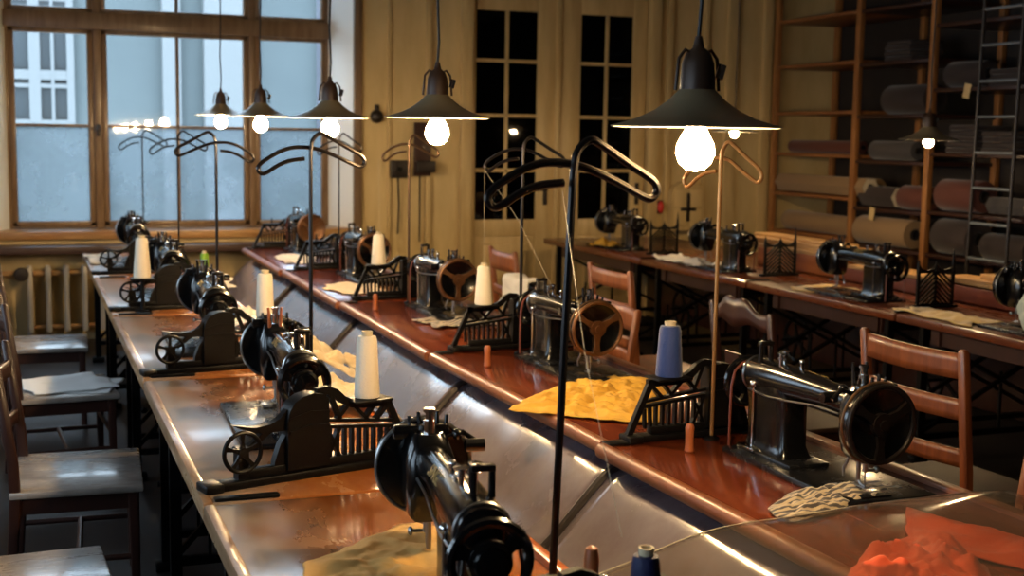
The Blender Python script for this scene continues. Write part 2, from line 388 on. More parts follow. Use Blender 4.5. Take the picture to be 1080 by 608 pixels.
# window frame
wf = MB(); Yw = 11.12
def fr(x0, x1, z0, z1, t=.09, y=Yw, mb=wf, bev=.008): mb.box(((x0+x1)/2, y, (z0+z1)/2), (x1-x0, t, z1-z0), bev=bev)
fr(-.12, -.085, .872, WZ1); fr(2.465, 2.49, .872, WZ1)
fr(.555, .62, .872, WZ1, .13); fr(1.805, 1.86, .872, WZ1, .13)
fr(-.12, 2.49, 2.475, 2.61, .15); fr(-.12, 2.49, WZ1-.06, WZ1); fr(-.12, 2.49, .872, .892)
w1 = struct(wf.build('window_1', M['winw']))
def sash(x0, x1, z0, z1, st, muntx, muntz, low=True):
    s = MB(); y = Yw-.015
    fr(x0, x0+st, z0, z1, .06, y, s); fr(x1-st, x1, z0, z1, .06, y, s); fr(x0, x1, z0, z0+st*.9, .06, y, s); fr(x0, x1, z1-st*.8, z1, .06, y, s)
    for x in muntx: fr(x-.014, x+.014, z0, z1, .04, y, s, .004)
    for z in muntz: fr(x0, x1, z-.012, z+.012, .04, y, s, .004)
    o = s.build('sash', M['winw'], w1)
    if muntz:
        zm = muntz[0]
        MB().box(((x0+x1)/2, y, (z0+zm)/2), (x1-x0-st, .005, zm-z0-.01)).build('pane', M['dewy'], o)
        MB().box(((x0+x1)/2, y, (z1+zm)/2), (x1-x0-st, .005, z1-zm-.01)).build('pane', M['glass'], o)
    else:
        MB().box(((x0+x1)/2, y, (z1+z0)/2), (x1-x0-st, .005, z1-z0-.02)).build('pane', M['glass'], o)
sash(-.085, .555, .892, 2.475, .046, [], [1.705])
sash(.62, 1.805, .892, 2.475, .046, [1.221], [1.705])
sash(1.86, 2.465, .892, 2.475, .04, [], [1.705])
for x0, x1, mx in [(-.085, .555, []), (.62, 1.805, [1.221]), (1.86, 2.465, [])]:
    sash(x0, x1, 2.61, WZ1-.06, .04, mx, [])
h = MB(); h.box((.585, Yw-.075, 1.67), (.03, .02, .1), bev=.006); h.cyl((.585, Yw-.08, 1.68), (.585, Yw-.13, 1.68), .009); h.ball((.585, Yw-.135, 1.68), .02, (1, .7, 1.4))
h.build('handle', M['boxd'], w1)
# wall battens and door casing
tr = MB()
for x, w in [(3.30, .05), (5.62, .06), (6.0, .05), (6.28, .12), (6.66, .10)]: tr.box((x, 10.785, 1.75), (w, .04, 3.4), bev=.006)
for x in (2.95,): tr.box((x, 10.79, 1.75), (.03, .025, 3.4), bev=.004)
struct(tr.build('trim_6', M['trim']))
tr = MB()
tr.box((3.64, 10.77, 1.5), (.11, .06, 3.0), bev=.01); tr.box((5.46, 10.77, 1.5), (.11, .06, 3.0), bev=.01); tr.box((4.55, 10.77, 3.0), (1.95, .07, .13), bev=.01)
struct(tr.build('trim_7', M['trim']))
struct(MB().box((3.15, 10.785, .1), (.95, .03, .2), bev=.006).build('baseboard_back', M['trim']))
# doors
def door(n, x0, x1, gx0, gx1, gz0, gz1, rows, hx):
    d = MB(); y = 10.86
    f = lambda a, b, c, e, t=.05: d.box(((a+b)/2, y, (c+e)/2), (b-a, t, e-c), bev=.005)
    f(x0, gx0, .01, DZ1-.02); f(gx1, x1, .01, DZ1-.02); f(gx0, gx1, gz1, DZ1-.02); f(gx0, gx1, .01, .2); f(gx0, gx1, gz0-.15, gz0)
    f(gx0, gx1, .2, gz0-.15, .02)
    d.box(((gx0+gx1)/2, y-.015, (.2+gz0-.15)/2), (gx1-gx0-.14, .03, gz0-.49), bev=.012)
    m = (gx0+gx1)/2; f(m-.017, m+.017, gz0, gz1, .035)
    for z in rows: f(gx0, gx1, z-.016, z+.016, .035)
    o = struct(d.build('door_%d' % n, M['trim']))
    MB().box((m, y, (gz0+gz1)/2), (gx1-gx0+.01, .006, gz1-gz0+.01)).build('pane', M['dglass'], o)
    hb = MB(); hb.box((hx, y-.03, 1.16), (.04, .012, .2), bev=.004); hb.cyl((hx, y-.03, 1.2), (hx, y-.075, 1.2), .009); hb.tube([(hx+.01, y-.075, 1.2), (hx-.06, y-.078, 1.2), (hx-.11, y-.07, 1.195)], .009)
    hb.build('handle', M['boxd'], o)
door(1, 3.70, 4.52, 3.75, 4.33, .93, 2.77, [2.335, 1.855, 1.37], 4.42)
door(2, 4.53, 5.41, 4.75, 5.27, .93, 2.77, [2.335, 1.855, 1.37], 5.34)
mr = MB(); mr.box((4.525, 10.825, 1.48), (.05, .03, 2.9), bev=.008); struct(mr.build('trim_8', M['trim']))
# dim corridor behind the doors
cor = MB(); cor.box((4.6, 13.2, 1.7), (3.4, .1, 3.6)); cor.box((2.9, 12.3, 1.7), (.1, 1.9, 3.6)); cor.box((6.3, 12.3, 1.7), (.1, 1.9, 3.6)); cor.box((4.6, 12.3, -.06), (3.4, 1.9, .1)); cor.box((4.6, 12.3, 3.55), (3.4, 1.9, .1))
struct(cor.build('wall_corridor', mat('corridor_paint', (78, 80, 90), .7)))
# facade across the yard
fc = MB(); YO = 18.0
fc.box((4, YO+.3, -.6), (24, .6, 10.4))
fo = struct(fc.build('wall_courtyard', M['facade']))
fp = MB()
for x0, x1 in [(1.78, 2.02), (2.32, 2.98), (3.92, 5.2), (6.5, 7.2)]: fp.box(((x0+x1)/2, YO-.06, -.6), (x1-x0, .14, 10.38), bev=.02)
fp.build('pilaster', M['facw'], fo)
fwn = MB()
X0, X1, Z0, Z1 = -.42, .62, 1.75, 3.35
for x, w in [(X0, .09), (X0+.26, .05), (.18, .14), (.40, .04), (X1, .09)]: fwn.box((x, YO-.06, (Z0+Z1)/2), (w, .1, Z1-Z0))
for z, w in [(Z0, .07), (2.22, .05), (2.36, .12), (2.98, .04), (Z1, .1)]: fwn.box(((X0+X1)/2, YO-.055, z), (X1-X0+.09, .1, w))
wn = fwn.build('window_frame', M['facw'], fo)
MB().box(((X0+X1)/2, YO-.03, (Z0+Z1)/2), (X1-X0, .04, Z1-Z0)).build('pane', M['facg'], wn)

# ------------------------------------------------------------------ benches
ZT = .78
def leg_frame(mb, y, x0, x1):
    """cast iron trestle end"""
    for x in (x0, x1): mb.box((x, y, .37), (.04, .035, .74)); mb.box((x, y, .02), (.09, .06, .04), bev=.008)
    mb.box(((x0+x1)/2, y, .70), (x1-x0, .03, .05)); mb.box(((x0+x1)/2, y, .14), (x1-x0, .03, .03))
    mb.bar(x0, .16, x1, .68, .02, y, .02); mb.bar(x1, .16, x0, .68, .02, y, .02)
    n = 4
    for k in range(1, n): mb.bar(x0+(x1-x0)*k/n, .14, x0+(x1-x0)*k/n, .40, .012, y, .014)
def bench_proto(name, label, cat, w, L, mtop, medge, side, group):
    """bench section; origin on the floor at its middle; operator sits at local -x"""
    t = thing(name, label, cat, group=group)
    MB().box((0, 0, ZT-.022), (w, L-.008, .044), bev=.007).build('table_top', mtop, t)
    a = MB().box((0, -L/2+.25, .69), (w-.12, .06, .09)); a.box((0, L/2-.25, .69), (w-.12, .06, .09)); a.box((-w/2+.09, 0, .69), (.03, L-.4, .09)); a.box((w/2-.09, 0, .69), (.03, L-.4, .09))
    a.build('apron', M['chaird'], t)
    if side == 'round':
        MB().tube([(w/2-.008, -L/2+.01, ZT-.018), (w/2-.008, 0, ZT-.018), (w/2-.008, L/2-.01, ZT-.018)], .024, 12).build('edge_rail', medge, t)
    elif side == 'board':
        MB().box((w/2-.012, 0, ZT-.02), (.028, L-.006, .075), bev=.006).build('edge_rail', medge, t)
        MB().box((-w/2+.004, 0, ZT-.022), (.03, L-.006, .05), bev=.008).build('edge_rail', M['wornedge'], t)
    if side == 'round':
        MB().box((-w/2+.004, 0, ZT-.012), (.045, L-.006, .05), bev=.008).build('edge_board', M['nosing'], t)
    if side == 'plain':
        MB().box((w/2-.16, 0, .40), (.02, L-.02, .60), bev=.003).build('shade_board', M['chaird'], t)  # dark board added to keep the space under the far bench black
    for y in (-L/2+.14, L/2-.14):
        f = MB(); leg_frame(f, y, -w/2+.08, w/2-.08); f.build('leg_frame', M['cast'], t)
    f = MB(); f.box((0, .1, .13), (.28, .3, .02)); 
    for k in range(6): f.box((-.12+.048*k, .1, .145), (.02, .3, .012))
    f.cyl((-.2, .1, .13), (.2, .1, .13), .012); f.build('treadle', M['cast'], t)
    f = MB(); wheel(f, (.02, -.42, .33), (1, .0, 0), .16, .012, 5, .03, .01); f.cyl((-.1, -.42, .33), (.14, -.42, .33), .01); f.build('drive_wheel', M['cast'], t)
    MB().box((-w/2+.1, -L/2+.02, ZT+.004), (.16, .03, .008), bev=.003).build('joint_bracket', M['cast'], t)
    MB().box((w/2-.05, -L/2+.02, ZT+.003), (.07, .05, .012), bev=.004).build('joint_bracket', M['cast'], t)
    return t
XLc, XRc, XBc = .72, 1.93, 4.9
gL = 'bench sections of the window-side row'; gR = 'bench sections of the middle row'; gB = 'bench sections of the row along the shelves'
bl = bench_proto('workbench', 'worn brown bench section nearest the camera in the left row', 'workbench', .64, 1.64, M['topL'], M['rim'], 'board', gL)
YLj = [3.14, 4.77, 6.53, 8.27, 10.05]     # far joints
yL = [2.30, 3.94, 5.65, 7.40, 9.15]
Lw = 'worn brown bench section in the left row, '
lab = ['', Lw+'second from the camera', Lw+'third from the camera', Lw+'beside the tall cream cone', Lw+'farthest, under the window']
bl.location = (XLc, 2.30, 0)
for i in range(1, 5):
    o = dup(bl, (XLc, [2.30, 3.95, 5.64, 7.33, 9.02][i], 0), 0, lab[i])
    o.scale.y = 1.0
br = bench_proto('workbench', 'red brown varnished bench section under the striped and orange red cloths', 'workbench', .66, 1.64, M['topR'], M['nosing'], 'round', gR)
Rw = 'red brown varnished bench section in the middle row, '
labR = ['', Rw+'under the mustard cloth', Rw+'under both cream cones', Rw+'second from the window', Rw+'farthest, by the window']
YRs = [2.60, 4.25, 5.90, 7.55, 9.20]
for i in range(5):
    if i == 0: o = br; o.location = (XRc, YRs[0], 0); o.rotation_euler.z = PI+R(1.6)
    else: o = dup(br, (XRc - (.015 if i < 2 else .03), YRs[i], 0), PI+R([0, 1.2, -.6, -.6, -.6][i]), labR[i])
bb = bench_proto('workbench', 'dark brown bench section at the right edge of the photo under the pale bundle', 'workbench', 1.2, 1.5, M['topB'], M['topB'], 'plain', gB)
labB = ['', 'dark brown bench section along the shelves under the yellow beige cloth and chevron guard', 'dark brown bench section along the shelves under the orange box and plank stack', 'dark brown bench section along the shelves, farthest, near the glazed doors']
for i, y in enumerate([4.85, 6.36, 7.87, 9.60]):
    if i == 0: o = bb; o.location = (XBc, y, 0)
    else: o = dup(bb, (XBc, y, 0), 0, labB[i])
    if i == 3: o.scale.y = 1.28

# trough between the left and the middle row: one sheet per section, with dark divider straps
def trough_pt(u):
    P = [(1.655, .715), (1.60, .690), (1.555, .645), (1.50, .585), (1.44, .518), (1.36, .445), (1.27, .40), (1.18, .42), (1.11, .50), (1.075, .60), (1.062, .70)]
    t = u*(len(P)-1); i = min(int(t), len(P)-2); f = t-i
    return P[i][0]*(1-f)+P[i+1][0]*f, P[i][1]*(1-f)+P[i+1][1]*f
YT = [1.85, 3.38, 4.77, 6.52, 8.2, 9.95]
tl = ['nearest glossy grey brown trough panel beside the plastic film', 'glossy grey brown trough panel left of the mustard cloth', 'glossy trough panel with the cream cloths spilling into it', 'glossy pale trough panel, second from the window', 'glossy pale trough panel ending under the window']
for i in range(5):
    a, b = YT[i]+.006, YT[i+1]-.006; ph = i*3.1
    def f(u, v, a=a, b=b, ph=ph):
        x, z = trough_pt(u); y = a+(b-a)*v
        s = math.sin(PI*v)*math.sin(PI*min(1, u*1.3))
        z -= .018*s; x -= .012*s
        z += .006*noise.noise((x*5+ph, y*4, 0))
        return (x, y, z)
    o = MB().grid(f, 32, 24).build('trough_panel', M['trough']); o['label'] = tl[i]
    tag(o, None, 'trough panel', 'trough panels between the two rows')
    s = o.modifiers.new('thick', 'SOLIDIFY'); s.thickness = .006; s.offset = -1
sl = ['dark divider strap across the trough, nearest the camera', 'dark divider strap across the trough below the second cone of the middle row', 'thin dark divider strap across the trough, second from the window', 'thin dark divider strap across the trough, closest to the window']
for i, y in enumerate(YT[1:5]):
    pts = [Vector((trough_pt(k/20)[0], y, trough_pt(k/20)[1]+.012)) for k in range(0, 21)]
    o = MB().tube(pts, .016, 8).build('divider_strap', M['strap']); tag(o, sl[i], 'strap', 'divider straps across the trough')

# ------------------------------------------------------------------ sewing machine
def rrect(cx, cy, hx, hy, z, n=20, e=3.2, plane='xy'):
    out = []
    for i in range(n):
        a = 2*PI*i/n; c, s = math.cos(a), math.sin(a)
        x = hx*math.copysign(abs(c)**(2/e), c); y = hy*math.copysign(abs(s)**(2/e), s)
        out.append(Vector((cx+x, cy+y, z)) if plane == 'xy' else Vector((cx+x, z, cy+y)))
    return out
def text_mesh(txt, size, ex):
    cu = bpy.data.curves.new('txt', 'FONT'); cu.body = txt; cu.size = size; cu.extrude = ex; cu.align_x = 'CENTER'; cu.align_y = 'CENTER'
    ob = bpy.data.objects.new('txt', cu); C.objects.link(ob); bpy.context.view_layer.update()
    me = bpy.data.meshes.new_from_object(ob.evaluated_get(bpy.context.evaluated_depsgraph_get()))
    bpy.data.objects.remove(ob); return me
DECAL = text_mesh('SINGER', .034, .0004); DECAL.materials.clear(); DECAL.materials.append(M['gold'])
def machine(label, cat, group):
    t = thing('sewing_machine', label, cat, group=group)
    # bed
    b = MB(); b.box((-.035, .17, .009), (.27, .62, .018), bev=.005); b.box((0, .02, .022), (.13, .28, .014), bev=.005); b.box((0, .40, .019), (.09, .12, .006), bev=.002)
    b.build('bed_plate', M['plate'], t)
    # pillar + arm + head: one casting
    m = MB()
    m.loft([rrect(0, -.005, .062, .115, .018, 36, 7), rrect(0, -.005, .05, .104, .036, 36, 7), rrect(0, -.01, .044, .098, .06, 36, 7), rrect(0, -.012, .044, .098, .15, 36, 7), rrect(0, -.018, .046, .104, .19, 36, 6), rrect(0, -.02, .046, .106, .22, 36, 5)])
    A = [(-.142, .034, .034, .232), (-.135, .046, .046, .232), (-.10, .051, .05, .232), (-.04, .050, .05, .233), (.05, .047, .047, .236), (.14, .040, .041, .238), (.24, .035, .036, .238), (.33, .033, .036, .234), (.37, .036, .046, .226)]
    m.loft([rrect(0, z, hx, hz, y, 24, 2.3, 'xz') for y, hx, hz, z in A])
    # head block
    m.loft([rrect(0, .395, .034, .036, .105, 32, 5), rrect(0, .394, .044, .046, .118, 32, 5), rrect(0, .39, .052, .052, .165, 32, 4), rrect(0, .39, .052, .052, .24, 32, 4), rrect(0, .392, .04, .044, .275, 32, 3), rrect(0, .395, .03, .034, .29, 32, 3)])
    body = m.build('body_casting', M['iron'], t)
    e = MB(); e.torus((0, -.118, .232), (0, 1, 0), .0495, .005, 28, 6)
    for s in (-1, 1):
        e.tube([(s*.050, -.09, .196), (s*.0485, .0, .19), (s*.044, .10, .196), (s*.037, .22, .207), (s*.034, .33, .207)], .0028, 6)
    e.build('edge_highlight', M['steel'], t)  # steel lines stand in for the highlight along the arm
    d = bpy.data.objects.new('lettering', DECAL); C.objects.link(d); d.parent = body
    d.matrix_local = Matrix.Translation((0, .13, .238)) @ Matrix.Rotation(R(38), 4, 'Y') @ Matrix.Translation((-.0436, 0, 0)) @ Matrix(((0, 0, -1, 0), (-1, 0, 0, 0), (0, 1, 0, 0), (0, 0, 0, 1))); d['label'] = 'gold lettering'
    # big take-up disc on the head
    k = MB(); k.lathe([(.001, .440), (.098, .440), (.103, .446), (.103, .458), (.099, .462), (.094, .458), (.001, .455)], (0, 0, .205), (0, 1, 0), 40)
    k.cyl((0, .42, .205), (0, .445, .205), .03); 
    dd = k.build('head_disc', M['iron'], t)
    MB().torus((0, .441, .205), (0, 1, 0), .1025, .0042, 48, 8).build('disc_rim', M['steel'], dd)
    k = MB(); wheel(k, (0, .463, .205), (0, 1, 0), .104, .0075, 3, .03, .010, .5, .7); k.cyl((0, .455, .205), (0, .478, .205), .014)
    k.build('disc_spokes', M['brass'], dd)
    # top fittings over the head and on the arm
    f = MB(); f.cyl((0, .38, .285), (0, .38, .318), .013); f.cyl((0, .38, .318), (0, .38, .335), .009); f.cyl((0, .38, .335), (0, .38, .342), .013)
    f.build('pressure_post', M['chrome'], t)
    f = MB()
    for j in range(5):
        a = j*.55; f.cyl((.02+.018*j-.05, .42, .27), (.02+.02*j-.055, .425, .318+.008*((j*3) % 2)), .006, .004)
    f.box((-.01, .42, .285), (.12, .022, .03), bev=.005); f.tube([(.03, .40, .27), (.075, .395, .285), (.105, .40, .262)], .006); f.cyl((.075, .37, .262), (.115, .37, .262), .014); f.ball((.06, .38, .285), .012)
    f.build('tension_unit', M['iron'], t)
    f = MB(); f.tube([(.03, -.06, .275), (.03, -.06, .325), (.0, -.06, .333), (-.004, -.06, .33), (-.004, -.06, .28)], .007); f.box((.013, -.06, .329), (.045, .02, .012), bev=.003)
    f.build('spool_clip', M['wire'], t)
    for x, y, r in [(-.012, .0, .016), (.02, .03, .013)]:
        f = MB(); f.cyl((x, y, .275), (x, y, .302), .005); f.lathe([(.002, .296), (r, .299), (r*.4, .305), (r*.4, .309), (r, .315), (.002, .318)], (x, y, 0), (0, 0, 1), 16); f.build('tension_knob', M['chrome'], t)
    f = MB(); f.cyl((-.01, .09, .27), (-.01, .09, .296), .006); f.ball((-.01, .09, .299), .008); f.build('oil_cap', M['chrome'], t)
    for x, y in ((-.048, -.03), (.049, -.06)):
        f = MB(); s_ = math.copysign(1, x)
        f.cyl((x, y, .21), (x, y, .033), .0045); f.box((x+s_*.01, y, .03), (.03, .09, .01), bev=.003); f.ball((x, y, .214), .011); f.build('lifter_rod', M['chrome'], t)
    for x in (-.02, .012): MB().cyl((x, .36, .265), (x*1.3, .355, .345), .006, .004).build('spool_pin', M['peg'], t)
    # needle bar, foot, screw
    f = MB(); f.cyl((0, .405, .12), (0, .405, .07), .007); f.cyl((0, .405, .07), (0, .405, .026), .0022); f.cyl((-.0, .378, .12), (0, .378, .04), .006); f.box((0, .395, .031), (.02, .045, .005), bev=.002); f.tube([(0, .378, .045), (0, .39, .036), (0, .41, .032)], .004)
    f.cyl((-.008, .405, .074), (-.03, .405, .074), .004); f.ball((-.034, .405, .074), .01, (.6, 1, 1)); f.tube([(.02, .37, .12), (.022, .36, .09), (.03, .355, .07), (.026, .352, .05)], .004)
    f.build('needle_bar', M['steel'], t)
    # hand wheel with belt
    f = MB(); f.cyl((0, -.14, .198), (0, -.19, .198), .02); wheel(f, (0, -.178, .198), (0, 1, 0), .078, .010, 3, .03, .012, .4, .8)
    f.lathe([(.001, -.172), (.038, -.172), (.041, -.178), (.038, -.188), (.03, -.19), (.027, -.196), (.001, -.198)], (0, 0, .198), (0, 1, 0), 28)
    f.build('hand_wheel', M['iron'], t)
    f = MB()
    f.tube([(.062, -.165, .01), (.062, -.165, .10), (.060, -.165, .19), (.05, -.165, .233), (.025, -.165, .255), (0, -.165, .262), (-.025, -.165, .255), (-.05, -.165, .233), (-.06, -.165, .19), (-.062, -.165, .1), (-.062, -.165, .01)], .0042, 6)
    f.build('drive_belt', M['belt'], t)
    return t

gML = 'sewing machines of the left row'; gMR = 'sewing machines of the middle row'; gMB = 'sewing machines of the row along the shelves'
YML = [2.14, 3.76, 5.36, 7.0, 8.92]
YMR = [3.08, 4.73, 6.35, 7.95, 9.75]
YMB = [4.60, 6.12, 7.72, 9.35]
m0 = machine('black sewing machine in the foreground, its hand wheel at the bottom edge of the photo', 'sewing machine', gML)
m0.location = (XLc+.014, YML[0], ZT); m0.rotation_euler.z = R(-6.5)
remat(child(child(m0, 'head_disc'), 'disc_spokes'), M['iron'])
labs = ['', 'black sewing machine behind the foreground one, seen past a cast iron guard', 'black sewing machine third from the camera in the left row, beside a cream cone', 'black sewing machine fourth from the camera in the left row, behind the green spool', 'black sewing machine farthest in the left row, under the middle window panes']
for i in range(1, 5): dup(m0, (XLc+[0, .02, .0, .0, -.02][i], YML[i], ZT), R([0, -2, -1, 0, 0][i]), labs[i])
labs = ['black sewing machine nearest on the middle bench, by the striped cloth', 'black sewing machine with a bronze disc stitching the mustard cloth', 'black sewing machine with a bronze disc between the two cream cones of the middle bench', 'black sewing machine with a greenish glint just left of a cream cone, middle row', 'black sewing machine with a round rust brown disc below the window corner']
for i in range(5):
    o = dup(m0, (XRc+(.055 if i == 0 else .03), YMR[i], ZT), PI, labs[i], gMR)
    remat(child(child(o, 'head_disc'), 'disc_spokes'), M['wire'] if i == 0 else M['brass']); remat(child(child(o, 'head_disc'), 'disc_rim'), M['bwire'])
    if i == 4: remat(child(o, 'head_disc'), M['brass'])
labs = ['black sewing machine at the right edge, wrapped in a pale bundle', 'black sewing machine over a yellow cloth left of the big chevron guard', 'black sewing machine seen behind the thin brass pole on the far bench', 'black sewing machine farthest on the far bench, before the glazed doors']
for i in range(4): dup(m0, (4.56, YMB[i], ZT), 0, labs[i], gMB)

for o in list(C.objects):
    if o.name.startswith('spool_pin') and o.parent:
        if o.parent == m0: bpy.data.objects.remove(o)
        elif o.parent.location.y > 4 or o.parent.location.x > 1: remat(o, M['wire'])
# ------------------------------------------------------------------ cast iron lattice guards
def guard(label, group):
    t = thing('lattice_guard', label, 'machine guard', group=group); th = .018
    b = MB(); b.box((-.02, 0, .011), (.60, .05, .022), bev=.005); b.box((.0, 0, .032), (.42, .03, .026), bev=.004); b.box((.27, 0, .012), (.05, .07, .024), bev=.006); b.box((-.31, 0, .012), (.05, .07, .024), bev=.006)
    b.build('base_bar', M['cast'], t)
    h = MB()   # hooded housing
    P = [(-.105, .03), (-.105, .16), (-.10, .185), (-.085, .208), (-.06, .222), (-.03, .227), (.0, .222), (.015, .21), (.018, .03)]
    h.prism(P, -.026, .026); h.strip([(-.10, .13), (-.04, .142), (.015, .138)], .008, 0, .062); h.strip([(-.10, .165), (-.04, .18), (.015, .175)], .006, 0, .060)
    h.prism([(-.10, .03), (-.14, .03), (-.135, .06), (-.12, .10), (-.10, .13)], -.012, .012)
    h.build('housing', M['cast'], t)
    l = MB()
    l.strip([(-.01, .224), (.02, .228), (.045, .218), (.066, .198), (.09, .184), (.13, .178), (.22, .176)], .022, 0, th)
    l.bar(.205, .185, .285, .012, .018, 0, th); l.bar(.21, .172, .17, .13, .012, 0, th)
    l.bar(.0, .148, .225, .122, .009, 0, th); l.bar(.0, .130, .232, .106, .009, 0, th)
    l.bar(.03, .215, .06, .145, .011, 0, th); l.bar(.085, .182, .05, .145, .010, 0, th); l.bar(.10, .178, .145, .132, .010, 0, th); l.bar(.165, .172, .135, .135, .010, 0, th)
    for k in range(9):
        x = .03+.0225*k; zt = .128-.11*(x/.235)*.2
        if .19 < x: continue
        l.bar(x, .04, x, zt, .0085, 0, th*.8)
    l.bar(.02, .04, .06, .125, .009, 0, th); l.bar(.06, .04, .02, .125, .009, 0, th); l.bar(.205, .04, .21, .11, .008, 0, th*.8); l.bar(.225, .04, .228, .10, .008, 0, th*.8)
    l.build('lattice', M['cast'], t)
    p = MB(); p.box((.145, 0, .189), (.12, .085, .008), bev=.003); p.cyl((.145, 0, .19), (.145, 0, .235), .005); p.build('spool_plate', M['cast'], t)
    w = MB(); w.prism([(-.10, .19), (-.12, .168), (-.15, .156), (-.19, .152), (-.255, .165), (-.20, .140), (-.16, .135), (-.10, .135)], -.012, .012); w.bar(-.225, .022, -.225, .105, .03, 0, .03); w.bar(-.205, .10, -.15, .14, .016, 0, .02)
    wbk = w.build('wheel_bracket', M['cast'], t)
    w = MB(); wheel(w, (-.235, -.03, .098), (0, 1, 0), .056, .006, 5, .013, .005, .3); w.cyl((-.235, -.03, .098), (-.235, .02, .098), .007); w.build('winder_wheel', M['cast'], wbk)
    return t
gG = 'cast iron lattice guards on the left row'; gG2 = 'cast iron lattice guards on the middle row'
YGL = [1.78, 3.32, 4.93, 6.70, 8.42]; YGR = [3.42, 5.10, 6.82, 8.42, 10.05]
g0 = guard('black lattice guard closest to the camera in the left row, carrying the navy spool', gG)
g0.location = (XLc+.055, YGL[0], ZT); g0.rotation_euler.z = R(6)
labs = ['', 'black lattice guard with a spoked wheel behind the foreground sewing machine', 'black lattice guard under the cream cone in the middle of the left row', 'black lattice guard with the green spool and tall cream cone', 'black lattice guard farthest on the left bench']
for i in range(1, 5): dup(g0, (XLc+.0, YGL[i], ZT), R([0, 16, 10, 6, 4][i]), labs[i])
labs = ['black lattice guard under the big blue cone', 'black lattice guard under the cream cone beside the mustard cloth machine', 'black lattice guard under the cream cone nearer the window on the middle bench', 'black lattice guard between the two farthest middle row machines', 'black lattice guard at the window end of the middle bench']
for i in range(5): dup(g0, (XRc+.02, YGR[i], ZT), PI+R([4, 4, 4, 3, 3][i]), labs[i], gG2)

def chevron(label):
    t = thing('chevron_guard', label, 'machine guard', group='chevron guards on the far bench')
    f = MB(); W2, H = .115, .20
    for x in (-W2, W2): f.box((x, 0, H/2), (.014, .016, H))
    f.box((0, 0, .008), (.29, .04, .016), bev=.004); f.box((0, 0, .018), (2*W2, .016, .014)); f.box((0, 0, H), (2*W2+.014, .016, .012))
    f.box((0, 0, H/2), (.010, .016, H))
    f.build('frame', M['cast'], t)
    b = MB()
    for k in range(-4, 9):
        for s in (-1, 1):
            # slanted bars falling outwards, clipped to the frame
            z0 = .026*k+.02; z1 = z0-.10; x0, x1 = 0.0, W2
            if z0 > H: x0 += (z0-H)/.10*W2; z0 = H
            if z1 < .02: x1 -= (.02-z1)/.10*W2; z1 = .02
            if x1-x0 > .008: b.bar(s*x0, z0, s*x1, z1, .0095, 0, .012)
    b.build('chevron_bars', M['cast'], t)
    c = MB()
    for x, h in [(-W2, .07), (0, .06), (W2, .13)]: c.lathe([(.013, 0), (.01, .012), (.012, .02), (.004, h*.8), (.001, h)], (x, 0, H), (0, 0, 1), 10)
    for x in (-.058, .058): c.strip([(x-.057, H+.035), (x-.04, H+.012), (x, H+.002), (x+.04, H+.012), (x+.057, H+.035)], .012, 0, .012)
    c.build('crest', M['cast'], t)
    return t
cg = chevron('black chevron guard with spiked crest on the far bench, right of the yellow cloth machine'); cg.location = (4.66, 5.74, ZT)
dup(cg, (4.70, 7.36, ZT), 0, 'black chevron guard with spiked crest behind the carved back chair')
dup(cg, (4.66, 8.95, ZT), 0, 'small far chevron guard on the bench by the glazed doors')

# ------------------------------------------------------------------ thread cones
def cone(name, label, m, rb, rt_, h, loc, group='thread cones on the guards'):
    t = thing(name, label, 'thread spool', loc, 0, group)
    MB().lathe([(rb*.55, .0), (rb, .002), (rb*1.02, .012), (rt_*1.05, h-.014), (rt_*.92, h-.002), (rt_*.45, h)], n=24).build('thread', m, t)
    MB().lathe([(rb*.5, .001), (rt_*.55, h), (rt_*.58, h+.012), (rt_*.42, h+.012), (rt_*.3, h-.03)], n=20).build('core', M['card'], t)
    return t
def on_guard(x, y, rz, lx): return (x+lx*math.cos(rz), y+lx*math.sin(rz), ZT+.1935)
def gcone(gx, gy, rz, *a):
    p = on_guard(gx, gy, rz, .145); return cone('thread_cone', *a, p)
gcone(XRc+.02, YGR[0], PI+R(4), 'large blue thread cone on a lattice guard', M['blue'], .040, .031, .155)
gcone(XRc+.02, YGR[1], PI+R(4), 'cream thread cone on the middle bench, nearer the camera of the two', M['cone'], .037, .026, .165)
gcone(XRc+.02, YGR[2], PI+R(4), 'cream thread cone on the middle bench, nearer the window of the two', M['cone'], .039, .028, .165)
gcone(XLc, YGL[1], R(16), 'cream thread cone behind the foreground machine, above the trough', M['cone'], .034, .026, .17)
gcone(XLc, YGL[2], R(10), 'cream thread cone in the middle of the left row', M['cone'], .034, .028, .17)
cone('thread_cone', 'tall cream thread cone standing left of the far left row machines', M['cone'], .042, .028, .20, (.545, 6.63, ZT+.17))
gcone(XLc+.055, YGL[0], R(6), 'navy blue spool with a pale core at the bottom edge, before the trough', M['navy'], .024, .022, .05)
cone('thread_spool', 'small green thread spool beyond the tall cream cone', M['green'], .022, .02, .085, (.862, 6.73, ZT+.1935))
# the tall cone stands on its own little shelf arm
t = thing('spool_stand', 'small black spool shelf under the tall cream cone', 'stand', (.545, 6.63, ZT))
MB().box((0, 0, .165), (.11, .11, .008), bev=.003).build('shelf_plate', M['cast'], t)
MB().cyl((0, 0, 0.012), (0, 0, .163), .010).build('stem', M['cast'], t)
MB().cyl((0, 0, 0), (0, 0, .012), .04).build('foot', M['cast'], t)

